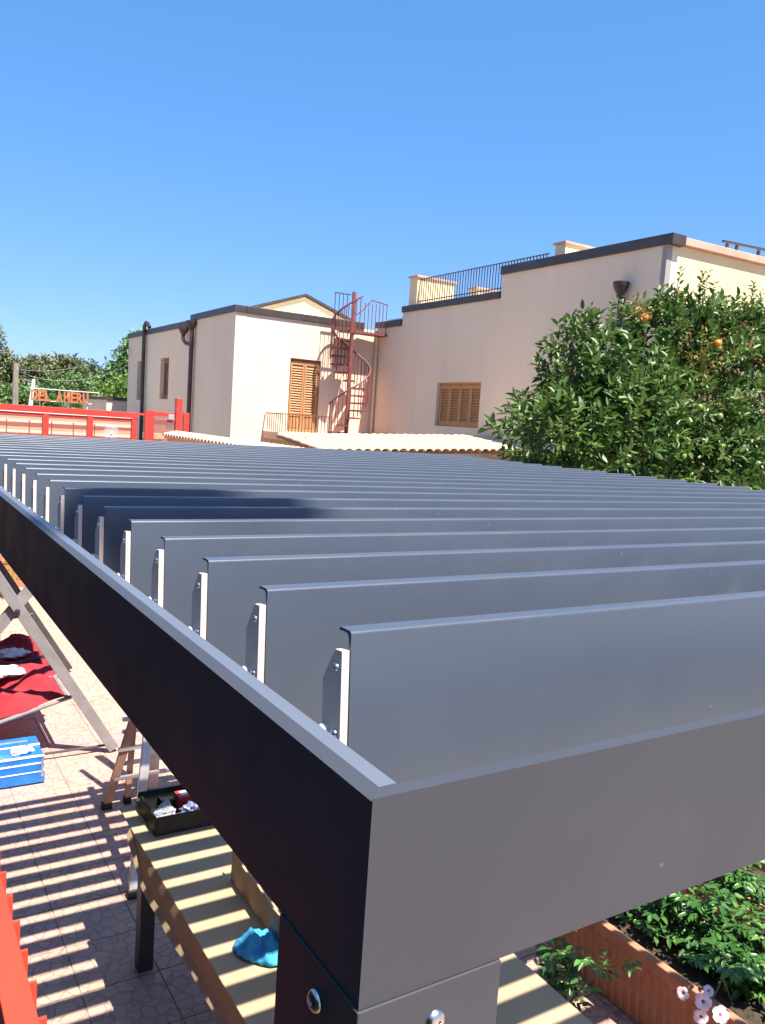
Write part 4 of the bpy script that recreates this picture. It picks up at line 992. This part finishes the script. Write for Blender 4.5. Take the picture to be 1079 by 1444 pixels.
bushy('yellow_shrub', 'yellow green shrub in front of the far terracotta planter', 'shrub', (1.55,13.3,0), 14, .75, .35, .07, 2, 'leaf_yellow', (.05,0,0), .15, area=(.2,.2))
# pink trumpet flowers
def flower(parent, c, r, dirv):
    d_ = Vector(dirv).normalized(); q = d_.to_track_quat('Z', 'Y'); mb = MB()
    for k in range(5):
        a = 2*math.pi*k/5; n = 5; ring = []
        for (rr_, h, wd) in ((.12,-.25,.12),(.35,.0,.32),(.70,.10,.50),(.94,.03,.40),(1.04,-.04,.16)):
            for sgn in (-1, 1):
                x, y = rr_*math.cos(a)-sgn*wd*math.sin(a), rr_*math.sin(a)+sgn*wd*math.cos(a); ring.append(Vector(c)+q @ (Vector((x, y, h))*r))
        mb.add(ring, [(2*i, 2*i+1, 2*i+3, 2*i+2) for i in range(4)])
    mb.build('flower', 'petal_pink', parent, smooth=60)
    mb = MB(); ax = q @ Vector((0,0,1)); mb.tube([Vector(c)-ax*r*1.1, Vector(c)-ax*r*.25], [r*.12, r*.2], 8).build('flower_tube', 'petal_pink', parent, smooth=60)
    MB().lathe(Vector(c)-ax*r*.16, [(r*.2,0),(r*.16,.002)], 8, ax).build('throat', 'petal_throat', parent)
fp = thing('flower_cluster', 'cluster of pale pink trumpet flowers hanging over the ribbed planter edge', 'flowers', (3.25, 2.02, .45))
for (c, r_, dv) in (((3.16,2.06,.50),0.0360,(-.6,-.6,.5)), ((3.19,1.99,.475),0.0360,(-.5,-.7,.6)), ((3.12,2.14,.50),0.0280,(-.9,-.2,.3)), ((3.14,2.05,.44),0.0320,(-.7,-.6,.2)), ((3.22,2.08,.52),0.0240,(-.3,-.6,.8))): flower(fp, c, r_, dv)
MB().tube([(3.45,2.1,.36),(3.32,2.08,.55),(3.2,2.05,.49)], .004, 5).build('stem', 'stem_green', fp)
# unseen foliage block, added to keep light off the pergola's side beam
hg = thing('added_shade_hedge', 'unseen dark foliage block added to keep the side beam dark', 'added_shade_hedge', (-2.0, 4.0, 0))
Lh = Leaves()
for _ in range(12000):
    y = random.uniform(-4, 14); s_ = random.random(); z = random.uniform(.0, 3.5)
    x = -1.25+.12*math.sin(y*2.1+z*1.7)+random.uniform(-.18,.12) if s_ < .85 else random.uniform(-2.3,-1.4)
    if s_ >= .85: z = 3.5+random.uniform(-.1,.2)
    twig(Lh, Vector((x,y,z)), Vector((1,0,.4))+rv()*.8, 5, .18, .15, .07, .35)
Lh.build('foliage', 'leaf_shade_hedge', hg)
MB().box(-2.3, -1.45, -4, 14, -.1, 3.4).build('blocker_core', 'bark', hg)

# unseen disc on a pole, added so its shadow darkens a few louvers
hx, hy, hz = .55+.11*9, 1.66-.5*9, 2.75+9
sp_ = thing('added_shade_disc', 'unseen grey pole with a flat disc, added to shade a few louvers', 'shadow caster', (-1.0, hy, 0))
MB().tube([(-1.0,hy,-.1),(-1.0,hy,6),(-1.0,hy,hz-.2)], [.11,.09,.06], 12).build('pole', 'aluminium', sp_, smooth=50)
MB().tube([(-1.0,hy,hz-.25),(-.75,hy,hz+.10),(hx-.2,hy,hz+.09)], [.05,.04,.035], 8).build('arm', 'aluminium', sp_, smooth=50)
MB().lathe((hx,hy,hz-.04), [(.20,0),(.29,.02),(.30,.06),(.24,.12),(.08,.16)], 20).build('head', 'aluminium', sp_, smooth=40)  # sized to cast the shadow patch on the louvers
MB().lathe((hx,hy,hz-.07), [(.16,0),(.19,.029)], 20).build('lens', 'white_metal', sp_, smooth=40)  # plain disc under the added shade caster, gives no light
